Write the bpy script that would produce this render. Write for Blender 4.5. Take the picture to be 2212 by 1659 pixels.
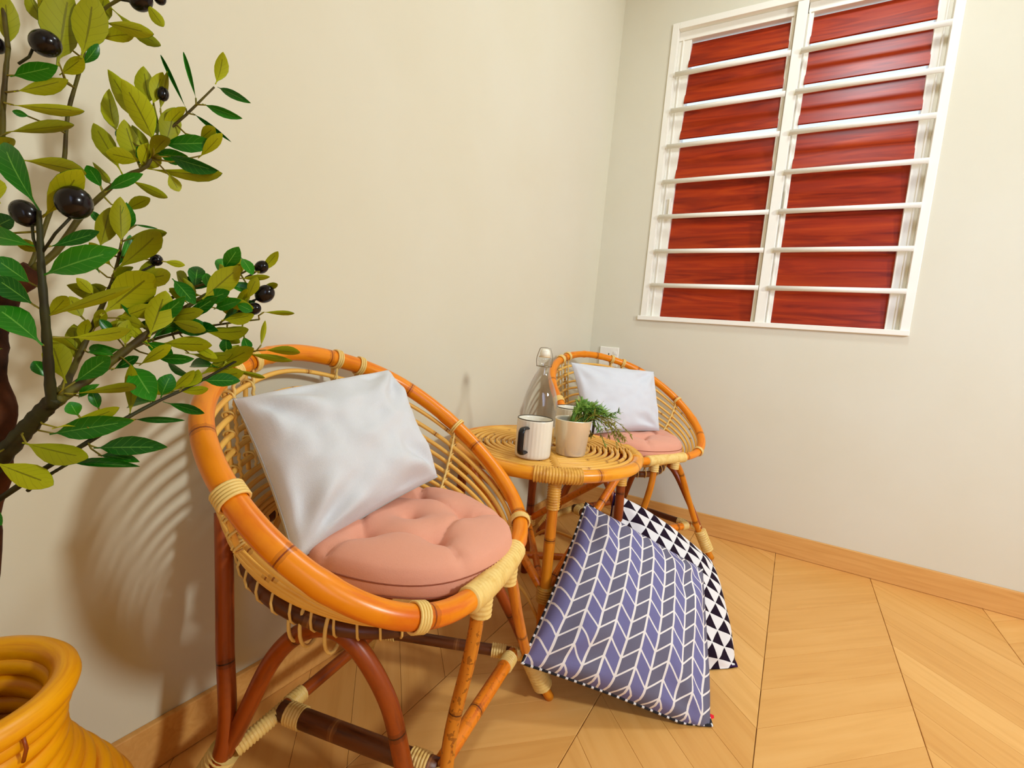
import bpy, math, random
from math import sin, cos, pi, sqrt, radians
from mathutils import Vector, Matrix, noise

random.seed(7)
for o in list(bpy.data.objects):
    bpy.data.objects.remove(o)
scn = bpy.context.scene
col = scn.collection

# ------------------------------------------------------------------ camera
W, H = 2212, 1659
FPX, YAW, PITCH, ROLL = 1037.35, 0.52766, 0.10590, 0.08630
CAM = Vector((0.79632, -2.02881, 0.73367))
fwd = Vector((-sin(YAW) * cos(PITCH), cos(YAW) * cos(PITCH), -sin(PITCH)))
r0 = Vector((cos(YAW), sin(YAW), 0))
u0 = r0.cross(fwd)
rgt = cos(ROLL) * r0 + sin(ROLL) * u0
upv = -sin(ROLL) * r0 + cos(ROLL) * u0
cd = bpy.data.cameras.new('camera')
cd.sensor_width = 36.0
cd.lens = FPX / W * 36.0
cd.clip_start = 0.02
cam = bpy.data.objects.new('camera', cd)
col.objects.link(cam)
M = Matrix.Identity(4)
for i in range(3):
    M[i][0], M[i][1], M[i][2], M[i][3] = rgt[i], upv[i], -fwd[i], CAM[i]
cam.matrix_world = M
scn.camera = cam


def at(px, py, d):
    """the point that lies d metres deep along the viewing axis behind a pixel of the photograph"""
    return CAM + (fwd + rgt * ((px - W / 2) / FPX) + upv * ((H / 2 - py) / FPX)) * d


# ------------------------------------------------------------------ light
world = bpy.data.worlds.new('world')
scn.world = world
world.use_nodes = True
bg = world.node_tree.nodes['Background']
bg.inputs[0].default_value = (0.62, 0.82, 1.0, 1)
bg.inputs[1].default_value = 1.6


def area(name, loc, target, power, color, size, shape='DISK', size_y=None):
    ld = bpy.data.lights.new(name, 'AREA')
    ld.energy = power
    ld.color = color
    ld.shape = shape
    ld.size = size
    if size_y:
        ld.size_y = size_y
    o = bpy.data.objects.new(name, ld)
    col.objects.link(o)
    o.location = loc
    o.rotation_euler = (Vector(target) - Vector(loc)).to_track_quat('-Z', 'Y').to_euler()
    return o


# the lamp at the right that throws the chair's shadow on the left wall, a downlight near the corner, an added cool fill panel behind the camera for the back wall
area('wall_lamp_light', (2.72, -1.34, 1.64), (0.0, -1.75, 0.35), 38, (0.90, 0.98, 0.99), 0.25)
dl = area('corner_downlight', (0.95, -0.70, 2.58), (0.95, -0.70, 0.0), 10, (0.85, 0.98, 1.08), 0.30)
dl.data.spread = radians(150)
bd = area('back_wall_fill', (2.6, -3.1, 1.4), (1.15, 0.0, 0.7), 9, (0.73, 0.98, 1.55), 1.5, 'RECTANGLE', 1.6)
bd.data.spread = radians(75)

# fewer light bounces keep the render quick
scn.cycles.adaptive_threshold = 0.04
scn.cycles.adaptive_min_samples = 12
scn.cycles.max_bounces = 6
scn.cycles.diffuse_bounces = 4
scn.cycles.glossy_bounces = 3
scn.cycles.transparent_max_bounces = 10
scn.cycles.caustics_reflective = False
scn.cycles.caustics_refractive = False

vs = scn.view_settings
vs.view_transform = 'Standard'
vs.look = 'None'
vs.gamma = 1.0
vs.use_curve_mapping = False
vs.exposure = -0.12


# ------------------------------------------------------------------ helpers
def lin(r, g, b):
    def f(c):
        c /= 255.0
        return c / 12.92 if c <= 0.04045 else ((c + 0.055) / 1.055) ** 2.4
    return (f(r), f(g), f(b), 1.0)


class MB:
    """collects vertices, faces, uvs and material indices of one mesh"""
    def __init__(s):
        s.v, s.f, s.uv, s.mi = [], [], [], []

    def face(s, idx, uvs=None, m=0):
        s.f.append(tuple(idx)); s.uv.append(uvs or [(0, 0)] * len(idx)); s.mi.append(m)

    def box(s, a, b, m=0):
        x0, y0, z0 = a; x1, y1, z1 = b
        k = len(s.v)
        s.v += [(x0, y0, z0), (x1, y0, z0), (x1, y1, z0), (x0, y1, z0), (x0, y0, z1), (x1, y0, z1), (x1, y1, z1), (x0, y1, z1)]
        for q in ((0, 3, 2, 1), (4, 5, 6, 7), (0, 1, 5, 4), (1, 2, 6, 5), (2, 3, 7, 6), (3, 0, 4, 7)):
            s.face([k + i for i in q], None, m)

    def tube(s, pts, r, closed=False, seg=10, m=0, u0=0.0, caps=True):
        pts = [Vector(p) for p in pts]
        n = len(pts)
        rr = r if isinstance(r, (list, tuple)) else [r] * n
        tang = []
        for i in range(n):
            a = pts[i - 1] if (i or closed) else pts[0]
            b = pts[(i + 1) % n] if (i < n - 1 or closed) else pts[-1]
            t = b - a
            tang.append(t.normalized() if t.length > 1e-9 else Vector((0, 0, 1)))
        ref = Vector((0, 0, 1)) if abs(tang[0].z) < 0.9 else Vector((1, 0, 0))
        nrm = (ref - tang[0] * ref.dot(tang[0])).normalized()
        frames = []
        for i in range(n):
            nrm = (nrm - tang[i] * nrm.dot(tang[i]))
            nrm = nrm.normalized() if nrm.length > 1e-9 else Vector((1, 0, 0))
            frames.append((nrm.copy(), tang[i].cross(nrm)))
        tw = 0.0
        if closed:   # spread the twist of the transported frame over the loop
            e = frames[-1][0] - tang[0] * frames[-1][0].dot(tang[0])
            tw = math.atan2(e.dot(frames[0][1]), e.dot(frames[0][0]))
        k = len(s.v)
        us = [u0]
        for i in range(1, n + 1):
            us.append(us[-1] + (pts[i % n] - pts[i - 1]).length)
        for i in range(n):
            for j in range(seg):
                a = 2 * pi * j / seg - tw * i / n
                s.v.append(tuple(pts[i] + (frames[i][0] * cos(a) + frames[i][1] * sin(a)) * rr[i]))
        for i in range(n if closed else n - 1):
            i2 = (i + 1) % n
            for j in range(seg):
                j2 = (j + 1) % seg
                s.face((k + i * seg + j, k + i * seg + j2, k + i2 * seg + j2, k + i2 * seg + j),
                       [(us[i], j / seg), (us[i], (j + 1) / seg), (us[i + 1], (j + 1) / seg), (us[i + 1], j / seg)], m)
        if caps and not closed:
            s.face([k + j for j in range(seg)][::-1], [(us[0], 0.5)] * seg, m)
            s.face([k + (n - 1) * seg + j for j in range(seg)], [(us[n - 1], 0.5)] * seg, m)

    def lathe(s, prof, seg=40, m=0, c=(0, 0, 0)):
        """prof: list of (radius, z) from one end to the other"""
        k = len(s.v)
        n = len(prof)
        for r, z in prof:
            for j in range(seg):
                a = 2 * pi * j / seg
                s.v.append((c[0] + r * cos(a), c[1] + r * sin(a), c[2] + z))
        for i in range(n - 1):
            for j in range(seg):
                j2 = (j + 1) % seg
                s.face((k + i * seg + j, k + i * seg + j2, k + (i + 1) * seg + j2, k + (i + 1) * seg + j),
                       [(j / seg, i / n), ((j + 1) / seg, i / n), ((j + 1) / seg, (i + 1) / n), (j / seg, (i + 1) / n)], m)

    def mesh(s, name, mats, smooth=True):
        me = bpy.data.meshes.new(name)
        me.from_pydata(s.v, [], s.f)
        ul = me.uv_layers.new(name='UVMap')
        k = 0
        for fi, p in enumerate(me.polygons):
            for q in s.uv[fi]:
                ul.data[k].uv = q
                k += 1
            p.material_index = s.mi[fi]
            p.use_smooth = smooth
        for mt in (mats if isinstance(mats, (list, tuple)) else [mats]):
            me.materials.append(mt)
        me.update()
        return me

    def build(s, name, mats, parent=None, smooth=True, bevel=0.0, loc=None, weld=False):
        o = bpy.data.objects.new(name, s.mesh(name, mats, smooth))
        col.objects.link(o)
        o.parent = parent
        if loc:
            o.location = loc
        if bevel:
            b = o.modifiers.new('bevel', 'BEVEL')
            b.width = bevel; b.segments = 2; b.limit_method = 'ANGLE'
        return o


def empty(name, loc, rz=0.0):
    o = bpy.data.objects.new(name, None)
    o.empty_display_size = 0.05
    col.objects.link(o)
    o.location = loc
    o.rotation_euler = (0, 0, rz)
    return o


def tag(o, label, cat=None, group=None, kind=None):
    if label: o['label'] = label
    if cat: o['category'] = cat
    if group: o['group'] = group
    if kind: o['kind'] = kind
    return o


def struct(o):
    o['kind'] = 'structure'
    return o


def spline(ctrl, n=40, closed=False):
    """Catmull-Rom through control points"""
    P = [Vector(p) for p in ctrl]
    m = len(P)
    out = []
    segs = m if closed else m - 1
    per = max(2, n // segs)
    for i in range(segs):
        p0 = P[(i - 1) % m] if (closed or i > 0) else P[0] * 2 - P[1]
        p1, p2 = P[i], P[(i + 1) % m]
        p3 = P[(i + 2) % m] if (closed or i < m - 2) else P[-1] * 2 - P[-2]
        for j in range(per):
            t = j / per
            out.append(0.5 * ((2 * p1) + (p2 - p0) * t + (2 * p0 - 5 * p1 + 4 * p2 - p3) * t * t + (3 * p1 - p0 - 3 * p2 + p3) * t ** 3))
    if not closed:
        out.append(P[-1].copy())
    return out


def resample(pts, step):
    pts = [Vector(p) for p in pts]
    out = [pts[0].copy()]
    need = step
    for a, b in zip(pts, pts[1:]):
        L = (b - a).length
        d = need
        while d <= L:
            out.append(a.lerp(b, d / L))
            d += step
        need = d - L
    if (out[-1] - pts[-1]).length > step * 0.3:
        out.append(pts[-1].copy())
    return out


def sleeve(mb, pts, r, pitch=0.0048, amp=0.0011, seg=12, m=0):
    """a pole wound tightly with cane: ridges along the path"""
    q = resample(pts, pitch / 4)
    rr = [r + amp * (0, 1, 0.9, -0.6)[i % 4] for i in range(len(q))]
    mb.tube(q, rr, seg=seg, m=m)


def ringaround(mb, c, axis, R, r, seg=18, m=0, squash=1.0, sdir=None):
    axis = Vector(axis).normalized()
    a = (sdir - axis * sdir.dot(axis)).normalized() if sdir else axis.orthogonal().normalized()
    b = axis.cross(a)
    mb.tube([Vector(c) + a * (R * cos(t)) + b * (R * squash * sin(t)) for t in [2 * pi * i / seg for i in range(seg)]], r, closed=True, seg=6, m=m)


# ------------------------------------------------------------------ materials
def new_mat(name):
    m = bpy.data.materials.new(name)
    m.use_nodes = True
    nt = m.node_tree
    b = nt.nodes['Principled BSDF']
    return m, nt, b


def N(nt, t, **kw):
    n = nt.nodes.new(t)
    for k, v in kw.items():
        setattr(n, k, v)
    return n


def ramp(nt, stops):
    n = nt.nodes.new('ShaderNodeValToRGB')
    e = n.color_ramp.elements
    e[0].position, e[0].color = stops[0]
    e[1].position, e[1].color = stops[-1]
    for p, c in stops[1:-1]:
        x = e.new(p); x.color = c
    return n


def mth(nt, op, a, b=None, c=None):
    n = nt.nodes.new('ShaderNodeMath')
    n.operation = op
    for i, v in enumerate((a, b, c)):
        if v is None:
            continue
        if isinstance(v, (int, float)):
            n.inputs[i].default_value = v
        else:
            nt.links.new(v, n.inputs[i])
    return n.outputs[0]


def mixc(nt, fac, a, b):
    n = nt.nodes.new('ShaderNodeMix')
    n.data_type = 'RGBA'
    for s, v in ((n.inputs[0], fac), (n.inputs[6], a), (n.inputs[7], b)):
        if isinstance(v, (int, float)):
            s.default_value = v
        elif isinstance(v, tuple):
            s.default_value = v
        else:
            nt.links.new(v, s)
    return n.outputs[2]


def plain(name, c, rough=0.5, spec=0.5, metal=0.0, nscale=0, c2=None, bump=0.0, bscale=200.0, coat=0.0):
    m, nt, b = new_mat(name)
    b.inputs['Base Color'].default_value = c
    b.inputs['Roughness'].default_value = rough
    b.inputs['Specular IOR Level'].default_value = spec
    b.inputs['Metallic'].default_value = metal
    b.inputs['Coat Weight'].default_value = coat
    tc = N(nt, 'ShaderNodeTexCoord')
    if nscale:
        n = N(nt, 'ShaderNodeTexNoise'); n.inputs['Scale'].default_value = nscale; n.inputs['Detail'].default_value = 4
        nt.links.new(tc.outputs['Object'], n.inputs['Vector'])
        r = ramp(nt, [(0.35, c), (0.65, c2 or c)])
        nt.links.new(n.outputs['Fac'], r.inputs[0]); nt.links.new(r.outputs[0], b.inputs['Base Color'])
    if bump:
        n = N(nt, 'ShaderNodeTexNoise'); n.inputs['Scale'].default_value = bscale; n.inputs['Detail'].default_value = 3
        nt.links.new(tc.outputs['Object'], n.inputs['Vector'])
        bp = N(nt, 'ShaderNodeBump'); bp.inputs['Strength'].default_value = bump; bp.inputs['Distance'].default_value = 0.002
        nt.links.new(n.outputs['Fac'], bp.inputs['Height']); nt.links.new(bp.outputs[0], b.inputs['Normal'])
    return m


def cane(name, c1, c2, dark, node=0.0, rough=0.35, spot=0.0, freq=60.0):
    """rattan pole: streaks along the pole and, where node > 0, the growth nodes every `node` metres (uv.x is length)"""
    m, nt, b = new_mat(name)
    uv = N(nt, 'ShaderNodeUVMap'); uv.uv_map = 'UVMap'
    oi = N(nt, 'ShaderNodeObjectInfo')
    sep = N(nt, 'ShaderNodeSeparateXYZ'); nt.links.new(uv.outputs[0], sep.inputs[0])
    cmb = N(nt, 'ShaderNodeCombineXYZ')
    nt.links.new(mth(nt, 'MULTIPLY', sep.outputs[0], freq * 0.12), cmb.inputs[0])
    nt.links.new(mth(nt, 'MULTIPLY', mth(nt, 'SINE', mth(nt, 'MULTIPLY', sep.outputs[1], 2 * pi)), 1.2), cmb.inputs[1])
    nt.links.new(mth(nt, 'MULTIPLY', oi.outputs['Random'], 37.0), cmb.inputs[2])
    n = N(nt, 'ShaderNodeTexNoise'); n.inputs['Scale'].default_value = 1.6; n.inputs['Detail'].default_value = 6; n.inputs['Roughness'].default_value = 0.6
    nt.links.new(cmb.outputs[0], n.inputs['Vector'])
    r = ramp(nt, [(0.30, c2), (0.52, c1), (0.72, c1)])
    nt.links.new(n.outputs['Fac'], r.inputs[0])
    out = r.outputs[0]
    if spot:
        n2 = N(nt, 'ShaderNodeTexNoise'); n2.inputs['Scale'].default_value = 130; n2.inputs['Detail'].default_value = 2
        tc = N(nt, 'ShaderNodeTexCoord'); nt.links.new(tc.outputs['Object'], n2.inputs['Vector'])
        f = mth(nt, 'MULTIPLY', mth(nt, 'GREATER_THAN', n2.outputs['Fac'], 0.60), spot)
        out = mixc(nt, f, out, dark)
    if node:
        fr = mth(nt, 'FRACT', mth(nt, 'ADD', mth(nt, 'DIVIDE', sep.outputs[0], node), oi.outputs['Random']))
        d = mth(nt, 'MULTIPLY', mth(nt, 'ABSOLUTE', mth(nt, 'SUBTRACT', fr, 0.5)), node)
        line = mth(nt, 'LESS_THAN', mth(nt, 'ADD', d, mth(nt, 'MULTIPLY', n.outputs['Fac'], 0.0012)), 0.0017)
        halo = mth(nt, 'MULTIPLY', mth(nt, 'LESS_THAN', mth(nt, 'ADD', d, mth(nt, 'MULTIPLY', n.outputs['Fac'], 0.012)), 0.012), 0.35)
        out = mixc(nt, halo, out, dark)
        out = mixc(nt, line, out, dark)
    nt.links.new(out, b.inputs['Base Color'])
    b.inputs['Roughness'].default_value = rough
    b.inputs['Specular IOR Level'].default_value = 0.45
    bp = N(nt, 'ShaderNodeBump'); bp.inputs['Strength'].default_value = 0.12; bp.inputs['Distance'].default_value = 0.001
    nt.links.new(n.outputs['Fac'], bp.inputs['Height']); nt.links.new(bp.outputs[0], b.inputs['Normal'])
    return m


MT = {}
MT['wall'] = plain('wall_paint', lin(220, 212, 187), 0.55, 0.25, nscale=3.0, c2=lin(222, 215, 192), bump=0.05, bscale=60)
MT['ceiling'] = plain('ceiling_paint', lin(245, 240, 228), 0.8, 0.2)
MT['frame'] = plain('white_frame', lin(246, 240, 224), 0.35, 0.5)
MT['base'] = None
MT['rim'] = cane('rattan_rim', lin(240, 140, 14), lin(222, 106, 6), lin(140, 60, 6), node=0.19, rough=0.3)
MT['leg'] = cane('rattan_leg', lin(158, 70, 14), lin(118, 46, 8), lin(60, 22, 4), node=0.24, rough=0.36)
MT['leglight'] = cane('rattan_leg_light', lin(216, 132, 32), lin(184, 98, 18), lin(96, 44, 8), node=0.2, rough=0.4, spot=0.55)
MT['golden'] = cane('rattan_golden', lin(222, 134, 22), lin(190, 98, 12), lin(96, 44, 8), node=0.21, rough=0.38)
MT['orange'] = cane('rattan_orange', lin(236, 132, 20), lin(208, 96, 12), lin(90, 40, 8), node=0.22, rough=0.35, spot=0.25)
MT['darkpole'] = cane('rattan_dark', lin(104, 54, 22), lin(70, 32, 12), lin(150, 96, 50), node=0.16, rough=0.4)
MT['rod'] = cane('rattan_rod', lin(246, 192, 92), lin(232, 166, 66), lin(150, 86, 24), node=0.33, rough=0.4)
MT['bind'] = cane('cane_binding', lin(240, 204, 122), lin(224, 180, 92), lin(150, 100, 40), rough=0.45, freq=300)
MT['bindgold'] = cane('cane_binding_gold', lin(226, 168, 66), lin(196, 130, 40), lin(120, 66, 16), rough=0.42, freq=300)
MT['tabrim'] = cane('table_rim', lin(240, 158, 34), lin(216, 122, 20), lin(140, 66, 10), node=0.26, rough=0.3)
MT['tabrod'] = cane('table_rod', lin(240, 182, 80), lin(226, 158, 56), lin(150, 86, 22), node=0.4, rough=0.38)


def floor_mat():
    m, nt, b = new_mat('oak_plank')
    tc = N(nt, 'ShaderNodeTexCoord'); oi = N(nt, 'ShaderNodeObjectInfo')
    at_ = N(nt, 'ShaderNodeUVMap'); at_.uv_map = 'UVMap'
    mp = N(nt, 'ShaderNodeMapping'); mp.inputs['Scale'].default_value = (3.0, 40.0, 1)
    nt.links.new(at_.outputs[0], mp.inputs[0])
    ad = N(nt, 'ShaderNodeVectorMath', operation='ADD')
    cmb = N(nt, 'ShaderNodeCombineXYZ')
    nt.links.new(mth(nt, 'MULTIPLY', oi.outputs['Random'], 91.0), cmb.inputs[0])
    nt.links.new(mth(nt, 'MULTIPLY', oi.outputs['Random'], 17.0), cmb.inputs[2])
    nt.links.new(mp.outputs[0], ad.inputs[0]); nt.links.new(cmb.outputs[0], ad.inputs[1])
    n = N(nt, 'ShaderNodeTexNoise'); n.inputs['Scale'].default_value = 1.0; n.inputs['Detail'].default_value = 7; n.inputs['Distortion'].default_value = 0.6
    nt.links.new(ad.outputs[0], n.inputs['Vector'])
    r = ramp(nt, [(0.28, lin(226, 168, 92)), (0.50, lin(234, 178, 102)), (0.74, lin(239, 186, 112))])
    nt.links.new(n.outputs['Fac'], r.inputs[0])
    tint = ramp(nt, [(0.0, lin(242, 232, 216)), (1.0, lin(255, 253, 250))])
    nt.links.new(oi.outputs['Random'], tint.inputs[0])
    mul = N(nt, 'ShaderNodeMix', data_type='RGBA', blend_type='MULTIPLY'); mul.inputs[0].default_value = 1.0
    nt.links.new(r.outputs[0], mul.inputs[6]); nt.links.new(tint.outputs[0], mul.inputs[7])
    nt.links.new(mul.outputs[2], b.inputs['Base Color'])
    b.inputs['Roughness'].default_value = 0.42
    b.inputs['Specular IOR Level'].default_value = 0.35
    bp = N(nt, 'ShaderNodeBump'); bp.inputs['Strength'].default_value = 0.06; bp.inputs['Distance'].default_value = 0.001
    nt.links.new(n.outputs['Fac'], bp.inputs['Height']); nt.links.new(bp.outputs[0], b.inputs['Normal'])
    return m


MT['plank'] = floor_mat()
MT['sub'] = plain('plank_joint', lin(120, 76, 30), 0.8, 0.1)


def wood_mat(name, c1, c2, c3, rough, sx, sy, spec=0.5, coord='Object'):
    m, nt, b = new_mat(name)
    tc = N(nt, 'ShaderNodeTexCoord'); oi = N(nt, 'ShaderNodeObjectInfo')
    mp = N(nt, 'ShaderNodeMapping'); mp.inputs['Scale'].default_value = (sx, sy, sy)
    nt.links.new(tc.outputs[coord], mp.inputs[0])
    ad = N(nt, 'ShaderNodeVectorMath', operation='ADD')
    cmb = N(nt, 'ShaderNodeCombineXYZ'); nt.links.new(mth(nt, 'MULTIPLY', oi.outputs['Random'], 63.0), cmb.inputs[1])
    nt.links.new(mp.outputs[0], ad.inputs[0]); nt.links.new(cmb.outputs[0], ad.inputs[1])
    n = N(nt, 'ShaderNodeTexNoise'); n.inputs['Scale'].default_value = 1.0; n.inputs['Detail'].default_value = 6; n.inputs['Distortion'].default_value = 1.6
    nt.links.new(ad.outputs[0], n.inputs['Vector'])
    r = ramp(nt, [(0.28, c1), (0.5, c2), (0.75, c3)])
    nt.links.new(n.outputs['Fac'], r.inputs[0]); nt.links.new(r.outputs[0], b.inputs['Base Color'])
    b.inputs['Roughness'].default_value = rough
    b.inputs['Specular IOR Level'].default_value = spec
    bp = N(nt, 'ShaderNodeBump'); bp.inputs['Strength'].default_value = 0.15; bp.inputs['Distance'].default_value = 0.001
    nt.links.new(n.outputs['Fac'], bp.inputs['Height']); nt.links.new(bp.outputs[0], b.inputs['Normal'])
    return m


MT['slat'] = wood_mat('red_stained_slat', lin(120, 22, 1), lin(158, 42, 2), lin(184, 62, 4), 0.36, 3, 34, 0.35)
MT['base'] = wood_mat('oak_baseboard', lin(214, 154, 80), lin(222, 164, 90), lin(230, 174, 100), 0.45, 3, 50, 0.3)


def fabric(name, c, c2, weave=900.0, bump=0.25, wr=0.35):
    m, nt, b = new_mat(name)
    tc = N(nt, 'ShaderNodeTexCoord')
    n = N(nt, 'ShaderNodeTexNoise'); n.inputs['Scale'].default_value = weave; n.inputs['Detail'].default_value = 2
    n2 = N(nt, 'ShaderNodeTexNoise'); n2.inputs['Scale'].default_value = 14; n2.inputs['Detail'].default_value = 5
    for q in (n, n2): nt.links.new(tc.outputs['Object'], q.inputs['Vector'])
    nt.links.new(mixc(nt, n.outputs['Fac'], c, c2), b.inputs['Base Color'])
    h = mth(nt, 'ADD', mth(nt, 'MULTIPLY', n.outputs['Fac'], 0.12), mth(nt, 'MULTIPLY', n2.outputs['Fac'], wr))
    bp = N(nt, 'ShaderNodeBump'); bp.inputs['Strength'].default_value = bump; bp.inputs['Distance'].default_value = 0.01
    nt.links.new(h, bp.inputs['Height']); nt.links.new(bp.outputs[0], b.inputs['Normal'])
    b.inputs['Roughness'].default_value = 0.9
    b.inputs['Specular IOR Level'].default_value = 0.15
    b.inputs['Sheen Weight'].default_value = 0.15
    return m


MT['grey'] = fabric('grey_linen', lin(206, 206, 208), lin(222, 222, 224), wr=0.16)
MT['pink'] = fabric('dusty_pink_cotton', lin(224, 154, 126), lin(230, 164, 136), wr=0.2)


def chevron_mat():
    m, nt, b = new_mat('chevron_print')
    uv = N(nt, 'ShaderNodeUVMap'); uv.uv_map = 'UVMap'
    sep = N(nt, 'ShaderNodeSeparateXYZ'); nt.links.new(uv.outputs[0], sep.inputs[0])
    NC, NR = 12.0, 10.5
    u = mth(nt, 'MULTIPLY', sep.outputs[0], NC)
    fu = mth(nt, 'FRACT', u)
    odd = mth(nt, 'GREATER_THAN', mth(nt, 'FRACT', mth(nt, 'MULTIPLY', u, 0.5)), 0.5)
    tri = mth(nt, 'ABSOLUTE', mth(nt, 'SUBTRACT', fu, odd))           # rises in even columns, falls in odd ones
    y = mth(nt, 'ADD', mth(nt, 'MULTIPLY', sep.outputs[1], NR), mth(nt, 'MULTIPLY', tri, 0.85))
    fy = mth(nt, 'FRACT', y)
    l1 = mth(nt, 'LESS_THAN', mth(nt, 'ABSOLUTE', mth(nt, 'SUBTRACT', fy, 0.5)), 0.062)
    l2 = mth(nt, 'LESS_THAN', mth(nt, 'ABSOLUTE', mth(nt, 'SUBTRACT', fu, 0.5)), 0.425)
    line = mth(nt, 'MAXIMUM', l1, mth(nt, 'SUBTRACT', 1.0, l2))
    base = mixc(nt, odd, lin(118, 114, 156), lin(110, 106, 124))
    out = mixc(nt, line, base, lin(236, 228, 222))
    nt.links.new(out, b.inputs['Base Color'])
    tc = N(nt, 'ShaderNodeTexCoord')
    n = N(nt, 'ShaderNodeTexNoise'); n.inputs['Scale'].default_value = 700
    nt.links.new(tc.outputs['Object'], n.inputs['Vector'])
    bp = N(nt, 'ShaderNodeBump'); bp.inputs['Strength'].default_value = 0.1; bp.inputs['Distance'].default_value = 0.002
    nt.links.new(n.outputs['Fac'], bp.inputs['Height']); nt.links.new(bp.outputs[0], b.inputs['Normal'])
    b.inputs['Roughness'].default_value = 0.9; b.inputs['Specular IOR Level'].default_value = 0.12
    return m


def triangle_mat():
    m, nt, b = new_mat('triangle_print')
    uv = N(nt, 'ShaderNodeUVMap'); uv.uv_map = 'UVMap'
    sep = N(nt, 'ShaderNodeSeparateXYZ'); nt.links.new(uv.outputs[0], sep.inputs[0])
    v = mth(nt, 'MULTIPLY', sep.outputs[1], 10.0)
    u = mth(nt, 'MULTIPLY', sep.outputs[0], 8.0)
    fv = mth(nt, 'FRACT', v)
    par = mth(nt, 'MULTIPLY', mth(nt, 'GREATER_THAN', mth(nt, 'FRACT', mth(nt, 'MULTIPLY', v, 0.5)), 0.5), 0.5)
    fu = mth(nt, 'FRACT', mth(nt, 'ADD', u, par))
    d = mth(nt, 'MULTIPLY', mth(nt, 'ABSOLUTE', mth(nt, 'SUBTRACT', fu, 0.5)), 2.0)
    blk = mth(nt, 'LESS_THAN', mth(nt, 'ADD', d, fv), 0.93)
    nt.links.new(mixc(nt, blk, lin(232, 226, 222), lin(34, 20, 34)), b.inputs['Base Color'])
    b.inputs['Roughness'].default_value = 0.9; b.inputs['Specular IOR Level'].default_value = 0.12
    return m


MT['chevron'] = chevron_mat()
MT['triangle'] = triangle_mat()


def dash_mat():
    m, nt, b = new_mat('dashed_piping')
    uv = N(nt, 'ShaderNodeUVMap'); uv.uv_map = 'UVMap'
    sep = N(nt, 'ShaderNodeSeparateXYZ'); nt.links.new(uv.outputs[0], sep.inputs[0])
    f = mth(nt, 'FRACT', mth(nt, 'MULTIPLY', sep.outputs[0], 55.0))
    nt.links.new(mixc(nt, mth(nt, 'LESS_THAN', f, 0.28), lin(26, 22, 26), lin(230, 226, 222)), b.inputs['Base Color'])
    b.inputs['Roughness'].default_value = 0.85
    return m


MT['dash'] = dash_mat()
MT['purple'] = plain('dark_purple_piping', lin(52, 26, 66), 0.85, 0.1)
MT['red'] = plain('red_tag', lin(225, 25, 40), 0.7, 0.2)
MT['thread'] = plain('grey_thread', lin(176, 170, 162), 0.9, 0.1)
MT['pinkdark'] = plain('pink_thread', lin(150, 84, 60), 0.9, 0.1)

# ------------------------------------------------------------------ the room
RX, RY, RZ = 3.55, -3.35, 2.62
TH = 0.12

# floor: chevron parquet, 45 degree planks meeting on spines parallel to the left wall
SP, PW = 0.288, 0.129
XS0 = 0.822 - 3 * SP          # first spine, just inside the left wall
YV = -1.000                   # a joint on the spine x = 0.822
fl = MB()
fl.box((-TH, RY - TH, -0.06), (RX + TH, TH, -0.004))
floor = struct(fl.build('floor', MT['sub'], None, smooth=False))


def clip_poly(poly, x0, x1, y0, y1):
    def cut(P, f, inter):
        out = []
        for i in range(len(P)):
            a, b = P[i - 1], P[i]
            fa, fb = f(a) >= 0, f(b) >= 0
            if fa != fb: out.append(inter(a, b))
            if fb: out.append(b)
        return out
    for f in ((lambda p: p[0] - x0), (lambda p: x1 - p[0]), (lambda p: p[1] - y0), (lambda p: y1 - p[1])):
        poly = cut(poly, f, lambda a, b, f=f: (a[0] + (b[0] - a[0]) * f(a) / (f(a) - f(b)), a[1] + (b[1] - a[1]) * f(a) / (f(a) - f(b))))
        if len(poly) < 3: return []
    return poly


def plank_mesh(poly, up, gap=0.0009):
    """a plank from a convex outline given about its own origin; uv.x runs along the grain"""
    mb = MB()
    cx = sum(p[0] for p in poly) / len(poly); cy = sum(p[1] for p in poly) / len(poly)
    def shrink(p, g):
        d = Vector((p[0] - cx, p[1] - cy)); L = d.length
        return (p[0] - d.x / L * g, p[1] - d.y / L * g)
    def uvf(p):
        return ((p[0] + up * p[1]) * 0.7071, (p[1] - up * p[0]) * 0.7071)
    n = len(poly)
    lo = [shrink(p, gap) for p in poly]; mid = lo; hi = [shrink(p, gap + 0.0011) for p in poly]
    for ring, z in ((lo, -0.004), (mid, -0.0007), (hi, 0.0)):
        mb.v += [(p[0], p[1], z) for p in ring]
    for k in range(2):
        for i in range(n):
            j = (i + 1) % n
            mb.face((k * n + i, k * n + j, (k + 1) * n + j, (k + 1) * n + i), [uvf(poly[i]), uvf(poly[j]), uvf(poly[j]), uvf(poly[i])])
    mb.face([2 * n + i for i in range(n)], [uvf(p) for p in poly])
    return mb.mesh('plank', MT['plank'], smooth=False)


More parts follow.
